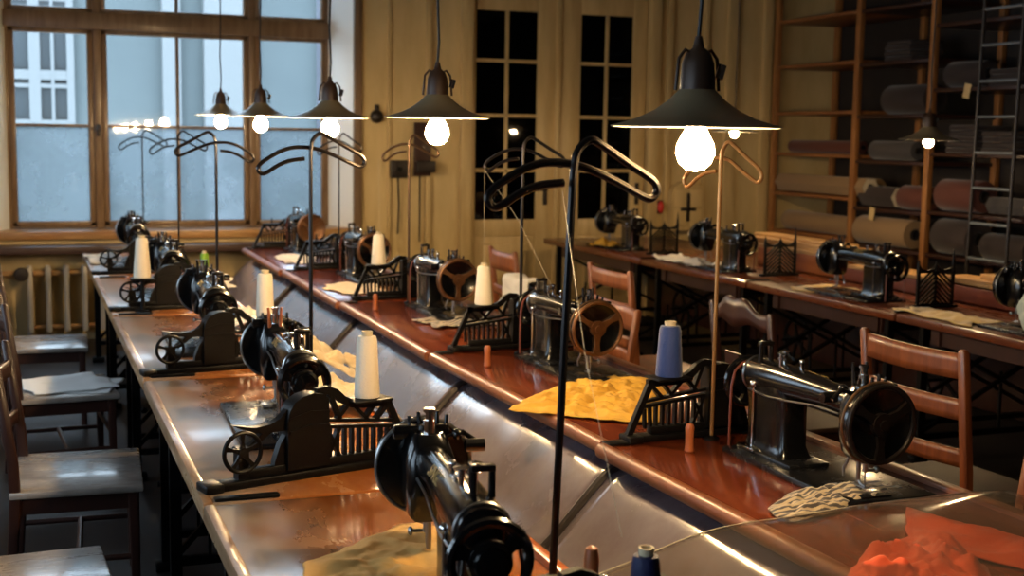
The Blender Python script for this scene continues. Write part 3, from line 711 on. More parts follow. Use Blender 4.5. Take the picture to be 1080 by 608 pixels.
# wooden pegs beside guards
def peg(label, loc, tilt=0, h=.085):
    o = MB().lathe([(.012, 0), (.015, .004), (.0125, .02), (.012, h*.6), (.0135, h*.85), (.010, h*.97), (.002, h)], n=16, cap=True).build('wooden_peg', M['peg'], loc=loc)
    o.rotation_euler.x = tilt; tag(o, label, 'peg', 'turned wooden pegs by the guards'); return o
peg('orange wooden peg on the middle bench below the blue cone', (1.792, 3.245, ZT))
peg('orange wooden peg standing left of the mustard cloth machine', (1.69, 4.71, ZT))
peg('orange wooden peg below the cream cone nearest the window, middle bench', (1.68, 6.40, ZT))
peg('brown wooden peg at the bottom edge left of the navy spool', (.885, 1.93, ZT+.05), 0, .17)
peg('red brown peg leaning by the cream cone above the trough', (.955, 3.44, ZT), 0, .14)

# ------------------------------------------------------------------ thread guide stands
def stand(label, loc, rz, h, r, m, group, sx=1.0):
    t = thing('thread_stand', label, 'thread stand', loc, rz, group)
    pts = [(0, 0, .0), (0, 0, h*.5), (0, 0, h-.14), (.002, 0, h-.05), (.012, 0, h-.018), (.035, 0, h-.002), (.06, 0, h-.012)]
    pts += [(.12, 0, h-.046), (.165, 0, h-.07), (.183, 0, h-.084), (.188, 0, h-.10), (.178, 0, h-.113), (.16, 0, h-.112)]
    pts += [(.10, 0.0, h-.085), (.05, .008, h-.064), (.015, .014, h-.054), (-.02, .015, h-.05), (-.06, .013, h-.052), (-.10, .008, h-.064), (-.14, 0, h-.086), (-.168, 0, h-.106), (-.178, 0, h-.124), (-.168, 0, h-.14), (-.15, 0, h-.138)]
    pts += [(-.11, 0, h-.112), (-.07, 0, h-.096), (-.02, 0, h-.089)]
    pts = [Vector((x*(sx if z > h-.15 else 1), y, z)) for x, y, z in pts]
    # smooth by Catmull-Rom
    out = []
    for i in range(len(pts)-1):
        p0, p1, p2, p3 = pts[max(i-1, 0)], pts[i], pts[i+1], pts[min(i+2, len(pts)-1)]
        n = 1 if i < 2 else 4
        for k in range(n):
            u = k/n
            out.append(.5*((2*p1)+(p2-p0)*u+(2*p0-5*p1+4*p2-p3)*u*u+(3*p1-p0-3*p2+p3)*u**3))
    out.append(pts[-1])
    MB().tube(out, r, 8).build('guide_rod', m, t)
    MB().lathe([(.001, .014), (r*1.4, .014), (r*1.9, .010), (.024, .006), (.024, 0), (.001, 0)], n=18).build('foot', M['cast'], t)
    return t
gS = 'wire thread stands of the left row'; gS2 = 'wire thread stands of the middle row'
stand('tall dark wire thread stand in the foreground, in front of the whole scene', (.995, 2.36, ZT), R(0), .905, .0085, M['wire'], gS).rotation_euler.y = R(1.9)
stand('dark wire thread stand in front of the window, second from the camera', (.925, 4.40, ZT), R(-4), .905, .007, M['wire'], gS)
stand('dark wire thread stand in front of the window, third from the camera', (.865, 6.28, ZT), R(172), .90, .007, M['wire'], gS)
stand('thin dark wire thread stand in front of the window, fourth from the camera', (.875, 8.0, ZT), R(-30), .90, .0055, M['wire'], gS)
stand('thin dark wire thread stand closest to the window, leftmost of all', (.80, 9.55, ZT), R(-30), .90, .0055, M['wire'], gS)
stand('thin brass thread stand rising behind the blue cone to the large lamp', (1.93, 3.36, ZT), R(-82), .90, .006, M['brasswire'], gS2)
stand('thin dark wire thread stand in front of the left glazed door', (1.92, 4.95, ZT), R(-48), .90, .007, M['wire'], gS2)
stand('thin dark wire thread stand in front of the wall switch boxes', (1.92, 6.62, ZT), R(-52), .90, .0065, M['bwire'], gS2)
stand('thin wire thread stand before the bright window reveal', (1.92, 8.25, ZT), R(-52), .90, .0055, M['wire'], gS2)
# threads
def thread(label, pts):
    o = MB().tube(pts, .0006, 5).build('thread_strand', M['thread']); tag(o, label, 'thread', 'loose thread strands'); return o
thread('fine pale thread rising from the nearer middle bench cream cone', [(1.81, 5.09, 1.15), (1.80, 5.08, 1.35), (1.796, 5.07, 1.54)])
thread('fine pale thread slanting from the left door stand to the mustard cloth machine', [(1.80, 5.08, 1.54), (1.88, 4.9, 1.35), (1.95, 4.70, 1.10)])
thread('fine pale thread rising from the cream cone nearer the window', [(1.81, 6.81, 1.15), (1.79, 6.76, 1.55)])
thread('fine pale thread hanging from the foreground stand to the navy spool', [(1.0, 2.36, 1.58), (.94, 2.1, 1.3), (.885, 1.815, 1.05)])

# ------------------------------------------------------------------ pendant lamps
def lamp(label, loc, zc, group='enamel pendant lamps', flat=False):
    t = thing('pendant_lamp', label, 'lamp', loc, 0, group)
    S = [(.036, .128), (.040, .124), (.058, .106), (.085, .086), (.12, .069), (.155, .058), (.175, .053)]
    sh = MB().lathe(S+[(.176, S[-1][1]-.002)], n=48).build('shade', M['shade'], t)
    MB().lathe([(r-.002, z-.0035) for r, z in S], n=48).build('shade_lining', M['lining'], sh)
    MB().lathe([(.037, .125), (.036, .15), (.033, .18), (.026, .200), (.012, .212), (.010, .222), (.007, .235), (.001, .236)], n=24).build('socket_housing', M['hous'], t)
    b = MB()
    for s in (-1, 1): b.tube([(s*.012, 0, .198), (s*.030, 0, .207), (s*.044, 0, .19), (s*.047, 0, .16), (s*.050, 0, .125)], .004, 6)
    b.build('wire_bail', M['hous'], t)
    b = MB(); b.cyl((.046, -.006, .15), (.054, -.006, .178), .009); b.build('clamp', M['chrome'], t)
    MB().lathe([(.001, -.040), (.018, -.036), (.032, -.024), (.040, -.004), (.038, .014), (.028, .034), (.019, .05), (.016, .07), (.016, .09), (.001, .09)], n=24).build('bulb', M['bulb'], t)
    if flat:
        b_ = child(t, 'bulb'); b_.scale = (.72, .72, .72); b_.location.z = .036
    z1 = zc-loc[2]
    MB().tube([(0, 0, .235), (.004, 0, .30), (-.002, 0, .45), (.004, 0, .7), (.002, 0, z1-.02)], .0045, 6).build('cord', M['cord'], t)
    MB().lathe([(.004, z1-.05), (.02, z1-.04), (.045, z1-.012), (.045, z1-.001), (.001, z1-.001)], n=18).build('ceiling_rose', M['hous'], t)
    return t
lamp('large lit pendant lamp nearest the camera, right of centre', (1.30, 2.37, 1.66), ZC)
lamp('lit pendant lamp in front of the left glazed door', (1.30, 4.15, 1.69), ZC)
lamp('lit pendant lamp hanging before the right window reveal', (1.30, 5.76, 1.70), ZC)
lamp('lit pendant lamp before the right window mullion, second from the left', (1.30, 7.57, 1.72), ZC)
lamp('small lit pendant lamp farthest away, leftmost in front of the window', (1.30, 9.17, 1.74), ZC)
lamp('lit pendant lamp over the far bench just right of the large lamp shade', (5.0, 8.52, 1.685), ZC, 'enamel pendant lamps over the far bench', True)
lamp('lit pendant lamp over the far bench in front of the dark fabric rolls', (5.0, 6.29, 1.645), ZC, 'enamel pendant lamps over the far bench', True)

# ------------------------------------------------------------------ cloths
def cloth(name, label, cat, m, c, lx, ly, rz, amp, seed, base=.006, fold=7, n=44, edge=.12, slope=None, thick=.003, ridged=True, group=None):
    def f(u, v):
        a, b = u*2-1, v*2-1
        ang = math.atan2(b, a); rad = max(abs(a), abs(b))
        k = 1+edge*noise.noise((math.cos(ang)*1.7+seed, math.sin(ang)*1.7, seed))*rad*2
        x, y = a*lx/2*k, b*ly/2*k
        p = Vector((x*fold+seed*3, y*fold, seed))
        hgt = noise.fractal(p, 1.0, 2.2, 3)
        if ridged: hgt = abs(hgt)*1.3
        hgt = hgt*amp
        fo = 1.0-.55*rad**6
        z = base+max(0, hgt)*fo
        if slope: z += slope(x, y)
        return (x, y, z)
    o = MB().grid(f, n, n).build(name, m, loc=c, rz=rz, ang=80)
    s = o.modifiers.new('thick', 'SOLIDIFY'); s.thickness = thick; s.offset = 1
    tag(o, label, cat, group); return o
def px(x, y, z):
    d = fw+rt*((x-540)/F)-up*((y-304)/F); k = (z-CAM.z)/d.z; return CAM+d*k
def poly_cloth(label, m, outline, amp, seed, fold=7, fine=.3, base=.004, rough=.05, cat='cloth', name='fabric_piece', nr=26, na=96, peak=None):
    """crumpled cloth with a given outline (x, y) on the bench top"""
    P = [Vector((x, y)) for x, y in outline]; c = sum(P, Vector((0, 0)))/len(P); n = len(P)
    def rim(t):
        i = int(t*n) % n; u = t*n-int(t*n)
        p0, p1, p2, p3 = P[i-1], P[i], P[(i+1) % n], P[(i+2) % n]
        cr = .5*((2*p1)+(p2-p0)*u+(2*p0-5*p1+4*p2-p3)*u*u+(3*p1-p0-3*p2+p3)*u**3)
        return cr*.5+(p1*(1-u)+p2*u)*.5
    def f(u, v):
        r = max(u, .002); e = rim(v % 1.0); d = e-c
        k = 1+rough*noise.noise((e.x*22+seed, e.y*22, seed))
        p = c+d*r*k
        q = Vector((p.x*fold+seed*3, p.y*fold, seed))
        h = (1-abs(noise.noise(q)*2))*.6+noise.noise(q*2.3)*.35+noise.noise(q*5.1)*fine*.6
        h = max(0, h*.75+.15)*amp*(1-.75*r**5)
        if peak: h += peak[2]*math.exp(-((p.x-peak[0])**2+(p.y-peak[1])**2)/peak[3]**2)
        return (p.x-c.x, p.y-c.y, base+h)
    mb = MB(); rows = [[mb.bm.verts.new(f(i/nr, j/na)) for j in range(na)] for i in range(1, nr+1)]
    ce = mb.bm.verts.new(f(0, 0))
    for j in range(na): mb.bm.faces.new((ce, rows[0][j], rows[0][(j+1) % na]))
    for i in range(nr-1):
        for j in range(na): mb.bm.faces.new((rows[i][j], rows[i+1][j], rows[i+1][(j+1) % na], rows[i][(j+1) % na]))
    o = mb.build(name, m, loc=(c.x, c.y, ZT), ang=80); s = o.modifiers.new('thick', 'SOLIDIFY'); s.thickness = .003; s.offset = 1
    tag(o, label, cat); return o
def out_px(pts, z=.79): return [tuple(px(x, y, z)[:2]) for x, y in pts]
poly_cloth('mustard yellow cloth lying under a machine on the middle bench', M['cloth_y'], out_px([(537, 432), (572, 413), (606, 401), (648, 397), (690, 400), (706, 412), (700, 430), (692, 446), (640, 443), (588, 437)]), .040, 1.3, fold=13, nr=44, na=140)
poly_cloth('striped dark and cream rumpled cloth on the middle bench', M['stripe'], out_px([(812, 532), (836, 515), (878, 508), (925, 503), (962, 514), (940, 523), (902, 527), (872, 538), (838, 545), (818, 541)], .80), .034, 4.1, fold=16)
poly_cloth('tan wrinkled cloth under the foreground machine needle', M['cloth_t'], out_px([(318, 606), (352, 592), (392, 574), (440, 558), (484, 575), (520, 615), (500, 670), (420, 690), (340, 650)]), .030, 2.2, fold=10, base=.022, nr=40, na=120)
poly_cloth('heap of crumpled orange red cloth under the plastic film', M['cloth_o'], out_px([(893, 606), (906, 580), (935, 560), (975, 556), (1010, 566), (1040, 590), (1070, 640), (980, 680), (905, 650)], .82), .085, 6.4, fold=11, nr=50, na=140)
poly_cloth('smooth orange red cloth triangle beside the crumpled heap', M['cloth_o'], out_px([(957, 532), (1000, 542), (1050, 556), (1110, 572), (1120, 600), (1060, 590), (1000, 578), (960, 566)], .80), .03, 9.4, fold=7)
sp = lambda x, y: -max(0, x)*.55
cloth('fabric_piece', 'crumpled cream cloth at the trough edge beside the cream cone, nearest of the three', 'cloth', M['cloth_c'], (1.02, 4.28, ZT+.02), .24, .55, R(4), .05, 3.3, slope=sp, fold=8, edge=.3, group='cream cloths at the trough edge')
cloth('fabric_piece', 'crumpled cream cloth at the trough edge right of the second wire stand', 'cloth', M['cloth_c'], (1.08, 5.1, ZT+.02), .34, .6, R(-4), .07, 5.7, slope=sp, fold=7, edge=.3, group='cream cloths at the trough edge')
cloth('fabric_piece', 'crumpled white cloth at the trough edge, farthest of the three', 'cloth', M['cloth_w'], (1.05, 5.95, ZT+.02), .30, .6, R(4), .07, 8.7, slope=sp, fold=8, edge=.3, group='cream cloths at the trough edge')
cloth('fabric_piece', 'white cloth heap far down the left bench by the window', 'cloth', M['cloth_w'], (1.02, 7.7, ZT), .26, .5, 0, .06, 2.9, fold=8, edge=.3)
cloth('fabric_piece', 'folded white cloth on the left bench end under the window', 'cloth', M['cloth_w'], (.52, 9.3, ZT), .24, .6, 0, .03, 7.1, fold=6, edge=.2)
cloth('fabric_piece', 'white cloth on the middle bench before the farthest machine', 'cloth', M['cloth_w'], (1.80, 9.05, ZT), .26, .5, 0, .03, 5.1, fold=6, edge=.25)
cloth('fabric_piece', 'cream cloth on the middle bench under the machine by the cream cone', 'cloth', M['cloth_c'], (1.80, 7.28, ZT), .30, .5, 0, .012, 6.1, fold=6, edge=.25)
cloth('fabric_piece', 'olive striped scrap under the machine between the two cream cones', 'cloth', M['stripe'], (1.93, 5.85, ZT), .32, .30, .2, .02, 3.9, fold=9, edge=.25)
cloth('fabric_piece', 'long white cloth on the far bench behind the brass pole', 'cloth', M['cloth_w'], (4.52, 8.28, ZT), .24, .75, 0, .05, 3.7, fold=8, edge=.2)
cloth('fabric_piece', 'yellow cloth under the needle of the far bench machine', 'cloth', M['cloth_g'], (4.55, 6.58, ZT), .34, .34, 0, .012, 4.7, fold=6, edge=.2)
cloth('fabric_piece', 'yellow beige cloth in front of the big chevron guard', 'cloth', M['cloth_g'], (4.46, 5.38, ZT), .24, .62, 0, .02, 8.2, fold=6, edge=.25)
o = cloth('fabric_piece', 'mustard scrap on the far machine by the glazed doors', 'cloth', M['cloth_y'], (4.50, 9.62, ZT), .22, .26, 0, .09, 8.9, fold=5, edge=.2)
# pale bundle beside the right-edge machine
def bundle(u, v):
    a = 2*PI*u; d = Vector((math.cos(a)*math.sin(PI*v), math.sin(a)*math.sin(PI*v), -math.cos(PI*v)))
    k = 1+.22*noise.noise(d*2.2+Vector((3, 1, 2)))+.10*noise.noise(d*6)
    return (d.x*.075*k, d.y*.10*k, .115+d.z*.115*k)
o = MB().grid(bundle, 48, 28).build('fabric_bundle', M['cloth_m'], loc=(4.42, 4.71, ZT+.012), ang=80); tag(o, 'pale grey green cloth bundle hanging on the right-edge machine', 'cloth')
# clear plastic film spanning from the left bench to the orange red cloth
def film(u, v):
    x = 1.06+1.14*u
    y0 = 2.30+.28*u**.8; y = y0-.62*v
    z = ZT+.03+.02*math.sin(PI*u)+.012*noise.noise((x*3, y*3, 2.2))+.09*max(0, min(u, .95)-.42)*min(1, v*3.5)
    z += .018*math.exp(-v*9)*math.exp(-((u-.32)/.22)**2)-.012*math.exp(-v*40)
    return (x, y, z)
o = MB().grid(film, 40, 30).build('plastic_film', M['plastic'], ang=80); tag(o, 'clear plastic film stretched over the trough and the orange red cloth', 'plastic sheet')
s = o.modifiers.new('thick', 'SOLIDIFY'); s.thickness = .0015
MB().tube([tuple(Vector(film(k/60, 0))+Vector((0, .001, .001))) for k in range(61)], .0014, 8).build('film_glint', M['edge_glint'], o)  # pale tube painting the gleam along the film's edge

# ------------------------------------------------------------------ chairs and stools
def chair(label, loc, rz, m, mseat, seat_h, w, d, back_h, slats, group, carved=False):
    """faces +x; origin on the floor under the seat centre"""
    t = thing('chair', label, 'chair', loc, rz, group)
    a = MB(); a.box((0, 0, seat_h-.013), (d, w, .026), bev=.008); a.build('seat', mseat, t)
    f = MB()
    for s in (-1, 1): f.box((0, s*(w/2-.035), seat_h-.055), (d-.06, .022, .06)); f.box((s*(d/2-.035), 0, seat_h-.055), (.022, w-.06, .06))
    f.build('seat_frame', m, t)
    for s in (-1, 1):
        MB().loft([rrect(d/2-.035, s*(w/2-.035), .02, .02, seat_h-.027, 12, 4), rrect(d/2-.03, s*(w/2-.032), .015, .015, 0, 12, 4)]).build('leg', m, t)
        b = -d/2+.02
        MB().loft([rrect(b-.03, s*(w/2-.025), .017, .017, 0, 12, 4), rrect(b, s*(w/2-.025), .02, .02, seat_h-.03, 12, 4), rrect(b-.005, s*(w/2-.025), .019, .019, seat_h+.1, 12, 4), rrect(b-.05, s*(w/2-.022), .016, .018, back_h-.012, 12, 4), rrect(b-.052, s*(w/2-.022), .009, .011, back_h, 12, 4)]).build('leg', m, t, label='long rear leg rising into the back post')
    st = MB()
    for s in (-1, 1): st.cyl((-d/2, s*(w/2-.03), .20), (d/2-.03, s*(w/2-.03), .20), .011)
    st.cyl((0, -w/2+.03, .20), (0, w/2-.03, .20), .011); st.box((d/2-.035, 0, .28), (.02, w-.08, .03)); st.build('stretcher', m, t)
    for z, hh in slats:
        k = (z-seat_h)/(back_h-seat_h); xb = -d/2+.02-.05*k
        def sl(u, v, xb=xb, z=z, hh=hh):
            y = (u-.5)*(w-.06); bow = -.03*math.cos(PI*(u-.5))
            top = z+hh/2; bot = z-hh/2
            if carved: top += .03*math.cos(2*PI*(u-.5))-.01*math.cos(6*PI*(u-.5)); bot -= .012*math.cos(4*PI*(u-.5))
            return (xb+bow, y, bot+(top-bot)*v)
        o = MB().grid(sl, 20, 3).build('back_slat', m, t); s = o.modifiers.new('thick', 'SOLIDIFY'); s.thickness = .016; s.offset = 0
    if carved:
        xb = -d/2-.03
        P = [(-.03, seat_h), (-.055, seat_h+.06), (-.05, seat_h+.12), (-.025, seat_h+.17), (-.05, seat_h+.24), (-.06, seat_h+.30), (.06, seat_h+.30), (.05, seat_h+.24), (.025, seat_h+.17), (.05, seat_h+.12), (.055, seat_h+.06), (.03, seat_h)]
        o = MB().prism(P, -.008, .008, Matrix.Translation((xb-.03, 0, .0)) @ Matrix.Rotation(PI/2, 4, 'Z')).build('back_splat', m, t)
    return t
gC = 'chairs along the left bench row'; gC2 = 'chairs between the middle and far benches'
SL = [(.62, .05), (.80, .06)]
chair('dark chair with a pale worn seat at the bottom left corner', (-.02, 3.66, 0), R(3), M['chaird'], M['seat'], .46, .46, .44, .9, SL, gC)
chair('dark chair with a pale worn seat, second from the bottom left corner', (.16, 4.82, 0), R(-3), M['chaird'], M['seat'], .46, .56, .44, .9, SL, gC)
chair('dark red chair on the left with papers on its seat', (.15, 6.42, 0), R(4), M['chaird'], M['seat'], .46, .54, .46, .9, SL, gC)
chair('dark red chair with a pale seat nearest the radiator', (.10, 7.82, 0), R(-2), M['chaird'], M['seat'], .46, .52, .46, .9, SL, gC)
o = cloth('paper_sheets', 'pale folded sheets lying on the seat of a dark red chair', 'paper', M['paper'], (.16, 6.45, .461), .40, .42, R(14), .012, 1.9, fold=4, edge=.1)
o2 = cloth('paper_sheets', 'lower pale sheet sticking out under the folded sheets on the chair', 'paper', M['paper'], (.24, 6.40, .4605), .32, .36, R(-14), .004, 2.9, base=.001, fold=3, edge=.05)
S3 = [(.94, .085), (.79, .07), (.62, .06)]
chair('brown ladder back chair in front of the far bench, right of centre', (3.16, 3.70, 0), R(2), M['chairw'], M['seatd'], .46, .56, .44, 1.0, S3, gC2)
chair('brown chair with a carved wavy top and vase shaped back splat', (3.16, 4.85, 0), R(0), M['chaird'], M['seatd'], .46, .53, .44, .96, [(.93, .09), (.60, .05)], gC2, True)
chair('orange brown ladder back chair behind the mustard cloth machine, the taller one', (3.16, 6.20, 0), R(0), M['chairo'], M['chairo'], .46, .54, .44, 1.0, S3, gC2)
chair('orange brown chair with pale slats just behind the bronze disc', (2.52, 5.75, 0), PI, M['chairo'], M['plank'], .44, .48, .40, .86, [(.80, .11), (.62, .06)], gC2)
chair('brown ladder back chair at the right edge of the photo', (2.46, 2.66, 0), PI+R(-4), M['chairw'], M['seatd'], .44, .48, .40, .87, [(.80, .09), (.64, .06)], gC2)
chair('orange brown chair before the glazed doors, partly hidden by a wire stand', (3.2, 7.95, 0), R(0), M['chairo'], M['chairo'], .46, .50, .44, .94, [(.86, .12), (.66, .06)], gC2)
ch = chair('brown chair behind a cream cone with a white cloth on its back', (2.50, 7.0, 0), PI, M['chaird'], M['chaird'], .44, .48, .40, .84, [(.78, .09), (.62, .06)], gC2)
def drape(u, v):
    y = 6.80+.40*u; s = v*2-1
    x = 2.735+(.055 if s > 0 else -.055)*min(1, abs(s)*5)+.012*noise.noise((y*9, s*4, 1))
    z = .852-max(0, abs(s)-.15)*(.20+.06*noise.noise((y*5, 3, 0)))+.012*math.sin(u*9)
    return (x, y, z)
o = MB().grid(drape, 24, 24).build('draped_cloth', M['cloth_w'], ang=80); tag(o, 'white cloth draped over a chair back behind the cream cone', 'cloth')
s = o.modifiers.new('thick', 'SOLIDIFY'); s.thickness = .004; s.offset = 1

# ------------------------------------------------------------------ radiator and wall fittings
t = thing('radiator', 'old ribbed radiator with pale columns under the window ledge', 'radiator', (.27, 10.66, 0))
for k in range(6):
    f = MB(); x = -.24+.135*k
    for yy in (-.05, .05): f.loft([rrect(x, yy, .020, .026, .1, 14), rrect(x, yy, .024, .03, .14, 14), rrect(x, yy, .02, .026, .2, 14), rrect(x, yy, .02, .026, .52, 14), rrect(x, yy, .025, .03, .57, 14), rrect(x, yy, .018, .024, .61, 14)])
    f.box((x, 0, .58), (.04, .11, .05), bev=.012); f.box((x, 0, .13), (.04, .11, .05), bev=.012)
    f.build('column', M['rad'], t)
f = MB(); f.cyl((-.95, 0, .555), (.46, 0, .555), .022); f.cyl((-.26, 0, .13), (.46, 0, .13), .018); f.build('pipe', M['sill'], t)
for x in (-.25, .44): MB().box((x, 0, .05), (.03, .1, .1)).build('foot', M['rad'], t)
f = MB(); f.cyl((-.30, -.02, .555), (-.30, -.075, .555), .012); f.lathe([(.001, 0), (.05, 0), (.056, .012), (.05, .024), (.015, .028), (.001, .028)], (-.30, -.07, .555), (0, -1, 0), 20); f.build('valve', M['boxd'], t)
t = thing('switch_box', 'dark square switch box on the cream wall beside the wire stand', 'switch', (3.02, 10.77, 1.38))
MB().box((0, -.03, 0), (.15, .07, .15), bev=.01).build('case', M['boxd'], t); MB().cyl((0, -.065, 0), (0, -.085, 0), .022).build('knob', M['cast'], t); MB().tube([(.0, -.02, -.075), (.01, -.012, -.3), (.0, -.012, -.56)], .008, 6).build('conduit', M['boxd'], t)
t = thing('fuse_panel', 'tall dark fuse board on the cream wall right of the switch box', 'fuse board', (3.235, 10.765, 1.50))
MB().box((0, -.012, .05), (.15, .03, .46), bev=.005).build('backboard', M['chaird'], t); MB().box((.02, -.05, -.1), (.17, .06, .10), bev=.01).build('fuse_box', M['boxd'], t); MB().tube([(-.02, -.01, -.17), (-.02, -.012, -.45), (-.02, -.012, -.75)], .008, 6).build('conduit', M['boxd'], t)
t = thing('wall_bell', 'round dark bell on the cream wall beside the window casing', 'bell', (2.835, 10.775, 1.823))
MB().lathe([(.001, .05), (.03, .047), (.052, .03), (.058, .008), (.058, 0), (.001, 0)], axis=(0, -1, 0), n=24).build('dome', M['boxd'], t); MB().box((0, -.004, .075), (.04, .02, .05), bev=.005).build('bracket', M['boxd'], t)
t = thing('wall_cabinet', 'small pale arched wall cabinet with a dark cross on the back wall', 'cabinet', (5.80, 10.74, .82))
P = [(-.17, 0), (-.17, .34), (-.15, .40), (-.08, .45), (0, .47), (.08, .45), (.15, .40), (.17, .34), (.17, 0)]
MB().prism(P, -.06, .02).build('body', M['trim'], t)
d_ = MB(); 
for x0, x1, z0, z1 in [(-.14, -.02, .04, .2), (.02, .14, .04, .2), (-.14, -.02, .23, .38), (.02, .14, .23, .38)]: d_.box(((x0+x1)/2, -.063, (z0+z1)/2), (x1-x0, .012, z1-z0), bev=.005)
d_.build('door_panel', M['cabw'], t)
h_ = MB(); h_.box((0, -.07, .22), (.03, .02, .26), bev=.004); h_.box((0, -.07, .2), (.16, .02, .03), bev=.004); h_.build('latch', M['boxd'], t)
t = thing('signal_lamp', 'small red oval signal on the back wall right of the glazed doors', 'signal', (5.54, 10.755, 1.04))
MB().ball((0, -.03, 0), .04, (.8, .6, 1.35)).build('lens', M['red'], t); MB().box((0, .0, 0), (.06, .02, .12), bev=.004).build('base', M['boxd'], t)

# ------------------------------------------------------------------ shelving along the right wall
t = thing('shelving', 'tall wooden shelving full of fabric rolls along the right wall', 'shelf', (7.05, 9.0, 0))
def up_(x, y, z): return (x-7.05, y-9.0, z)
for y in (10.70, 9.42, 8.44, 7.0, 5.6):
    MB().box(up_(6.72, y, 1.7), (.05, .06, 3.4), bev=.006).build('post', M['post'] if y > 8 else M['chaird'], t)  # front posts of the nearer bays darkened as if shaded
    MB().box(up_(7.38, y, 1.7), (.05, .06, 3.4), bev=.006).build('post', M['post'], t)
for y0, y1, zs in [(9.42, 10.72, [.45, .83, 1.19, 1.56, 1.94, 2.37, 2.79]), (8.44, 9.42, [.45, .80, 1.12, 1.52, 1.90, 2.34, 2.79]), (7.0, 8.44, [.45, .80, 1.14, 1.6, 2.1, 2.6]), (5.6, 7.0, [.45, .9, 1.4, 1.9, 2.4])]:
    for z in zs: MB().box(up_(7.05, (y0+y1)/2, z-.015), (.68, y1-y0-.004, .03), bev=.004).build('shelf_board', M['shelfw'] if y0 > 9 else M['chaird'], t)  # nearer bays get dark wood, their shade put into the colour
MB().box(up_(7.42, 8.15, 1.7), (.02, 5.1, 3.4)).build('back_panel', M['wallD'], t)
def roll(label, m, x, z, y0, y1, r, hexa=False, group='fabric rolls on the shelving'):
    t = thing('fabric_roll', label, 'fabric roll', (x, (y0+y1)/2, z), 0, group); h = (y1-y0)/2
    n = 6 if hexa else 22
    MB().lathe([(r*.96, -h), (r, -h+.01), (r, h-.01), (r*.96, h)], axis=(0, 1, 0), n=n).build('fabric', m, t, ang=30)
    MB().lathe([(r*.96, -h), (r*.42, -h-.004), (r*.36, -h+.03)], axis=(0, 1, 0), n=n).build('rolled_end', M['roll_e'] if hexa else m, t)
    MB().lathe([(r*.36, -h+.004), (r*.33, -h-.012), (r*.26, -h-.012), (r*.24, -h+.05), (.001, -h+.05)], axis=(0, 1, 0), n=18).build('core', M['hole'], t)
    return t
roll('long beige fabric roll on the far shelves with a pale six sided end', M['roll_b'], 6.80, 1.19+.092, 9.28, 10.66, .09, True)
roll('beige fabric roll on the far shelf behind the long six sided roll', M['roll_b'], 7.05, 1.19+.082, 9.5, 10.64, .08)
roll('flattish reddish fabric roll on the far shelf above the long beige roll', M['roll_r'], 6.86, 1.56+.062, 9.5, 10.60, .058)
roll('beige fabric roll on the low far shelf behind the planks', M['roll_b'], 6.86, .83+.095, 9.5, 10.62, .09)
roll('dark fabric roll with a pale six sided end right of the long beige roll', M['roll_n'], 6.82, 1.12+.097, 8.90, 9.36, .094, True)
roll('rust fabric roll on the shelf under the lit far lamp', M['roll_r'], 6.84, 1.12+.105, 8.52, 8.86, .10)
roll('brown fabric roll on the shelf below the rust one, round end showing', M['roll_b'], 6.80, .80+.125, 8.66, 9.36, .12)
roll('dark rust fabric roll right of the wooden post under the lamp', M['roll_r'], 6.84, 1.14+.13, 7.92, 8.36, .125)
roll('dark fabric roll low on the shelf right of the wooden post', M['roll_n'], 6.84, .80+.145, 7.95, 8.36, .14)
roll('grey six sided fabric roll behind the ladder rungs', M['roll_g'], 6.86, 1.14+.075, 7.45, 7.85, .07, True)
roll('dark fabric roll low behind the ladder', M['roll_n'], 6.86, .80+.105, 7.4, 7.86, .1)
roll('dark fabric roll high on the shelves left of the lit far lamp', M['roll_n'], 6.84, 1.90+.125, 8.55, 9.1, .12)
roll('dark fabric roll on the high shelf right of the wooden post', M['roll_n'], 6.84, 2.1+.105, 7.95, 8.35, .1)
roll('grey fabric roll on the middle shelf left of the far lamp', M['roll_g'], 6.86, 1.52+.085, 8.75, 9.32, .08)
def fstack(label, x, y, z, cols):
    t = thing('folded_fabric', label, 'folded fabric', (x, y, z), 0, 'folded fabrics on the shelving')
    for k, m in enumerate(cols):
        MB().box((random.uniform(-.01, .01), random.uniform(-.015, .015), .022+.043*k), (.34, .36-.01*k, .04), bev=.014).build('fold', m, t)
fstack('dark folded fabrics on the lower shelf behind the ladder', 6.95, 7.75, 1.6, [M['roll_n'], M['roll_d'], M['roll_n'], M['roll_d']])
fstack('dark folded fabrics high behind the ladder', 6.95, 7.7, 2.1, [M['roll_n'], M['roll_d'], M['roll_n']])
fstack('dark folded fabrics beside the wooden post above the far lamp', 6.95, 8.15, 1.6, [M['roll_n'], M['roll_d'], M['roll_n'], M['roll_d'], M['roll_n']])
fstack('dark folded fabrics left of the wooden post, second shelf from the top', 6.95, 8.98, 2.34, [M['roll_n'], M['roll_d'], M['roll_n'], M['roll_d']])
# paper tags
for lb, p in [('small cream paper tag hanging under the six sided beige roll', (6.706, 9.12, 1.07)), ('small cream paper tag on the shelf high right of the far lamp', (6.706, 8.02, 2.07))]:
    o = MB().box((0, 0, 0), (.006, .07, .11), bev=.002).build('paper_tag', M['cabw'], loc=p); o.rotation_euler.x = R(12); tag(o, lb, 'tag', 'paper tags on the shelving')
# ladder
t = thing('shelf_ladder', 'grey metal ladder leaning against the dark shelving at the right', 'ladder', (6.62, 7.62, 0))
for y in (-.21, .20): MB().tube([(-.0, y, 0), (.02, y, 1.5), (.04, y, 2.75)], .014, 8).build('side_rail', M['boxd'], t)
for k in range(10):
    z = .30+.262*k; MB().cyl((z*.0145, -.21, z), (z*.0145, .20, z), .011, n=10).build('rung', M['rack'], t)

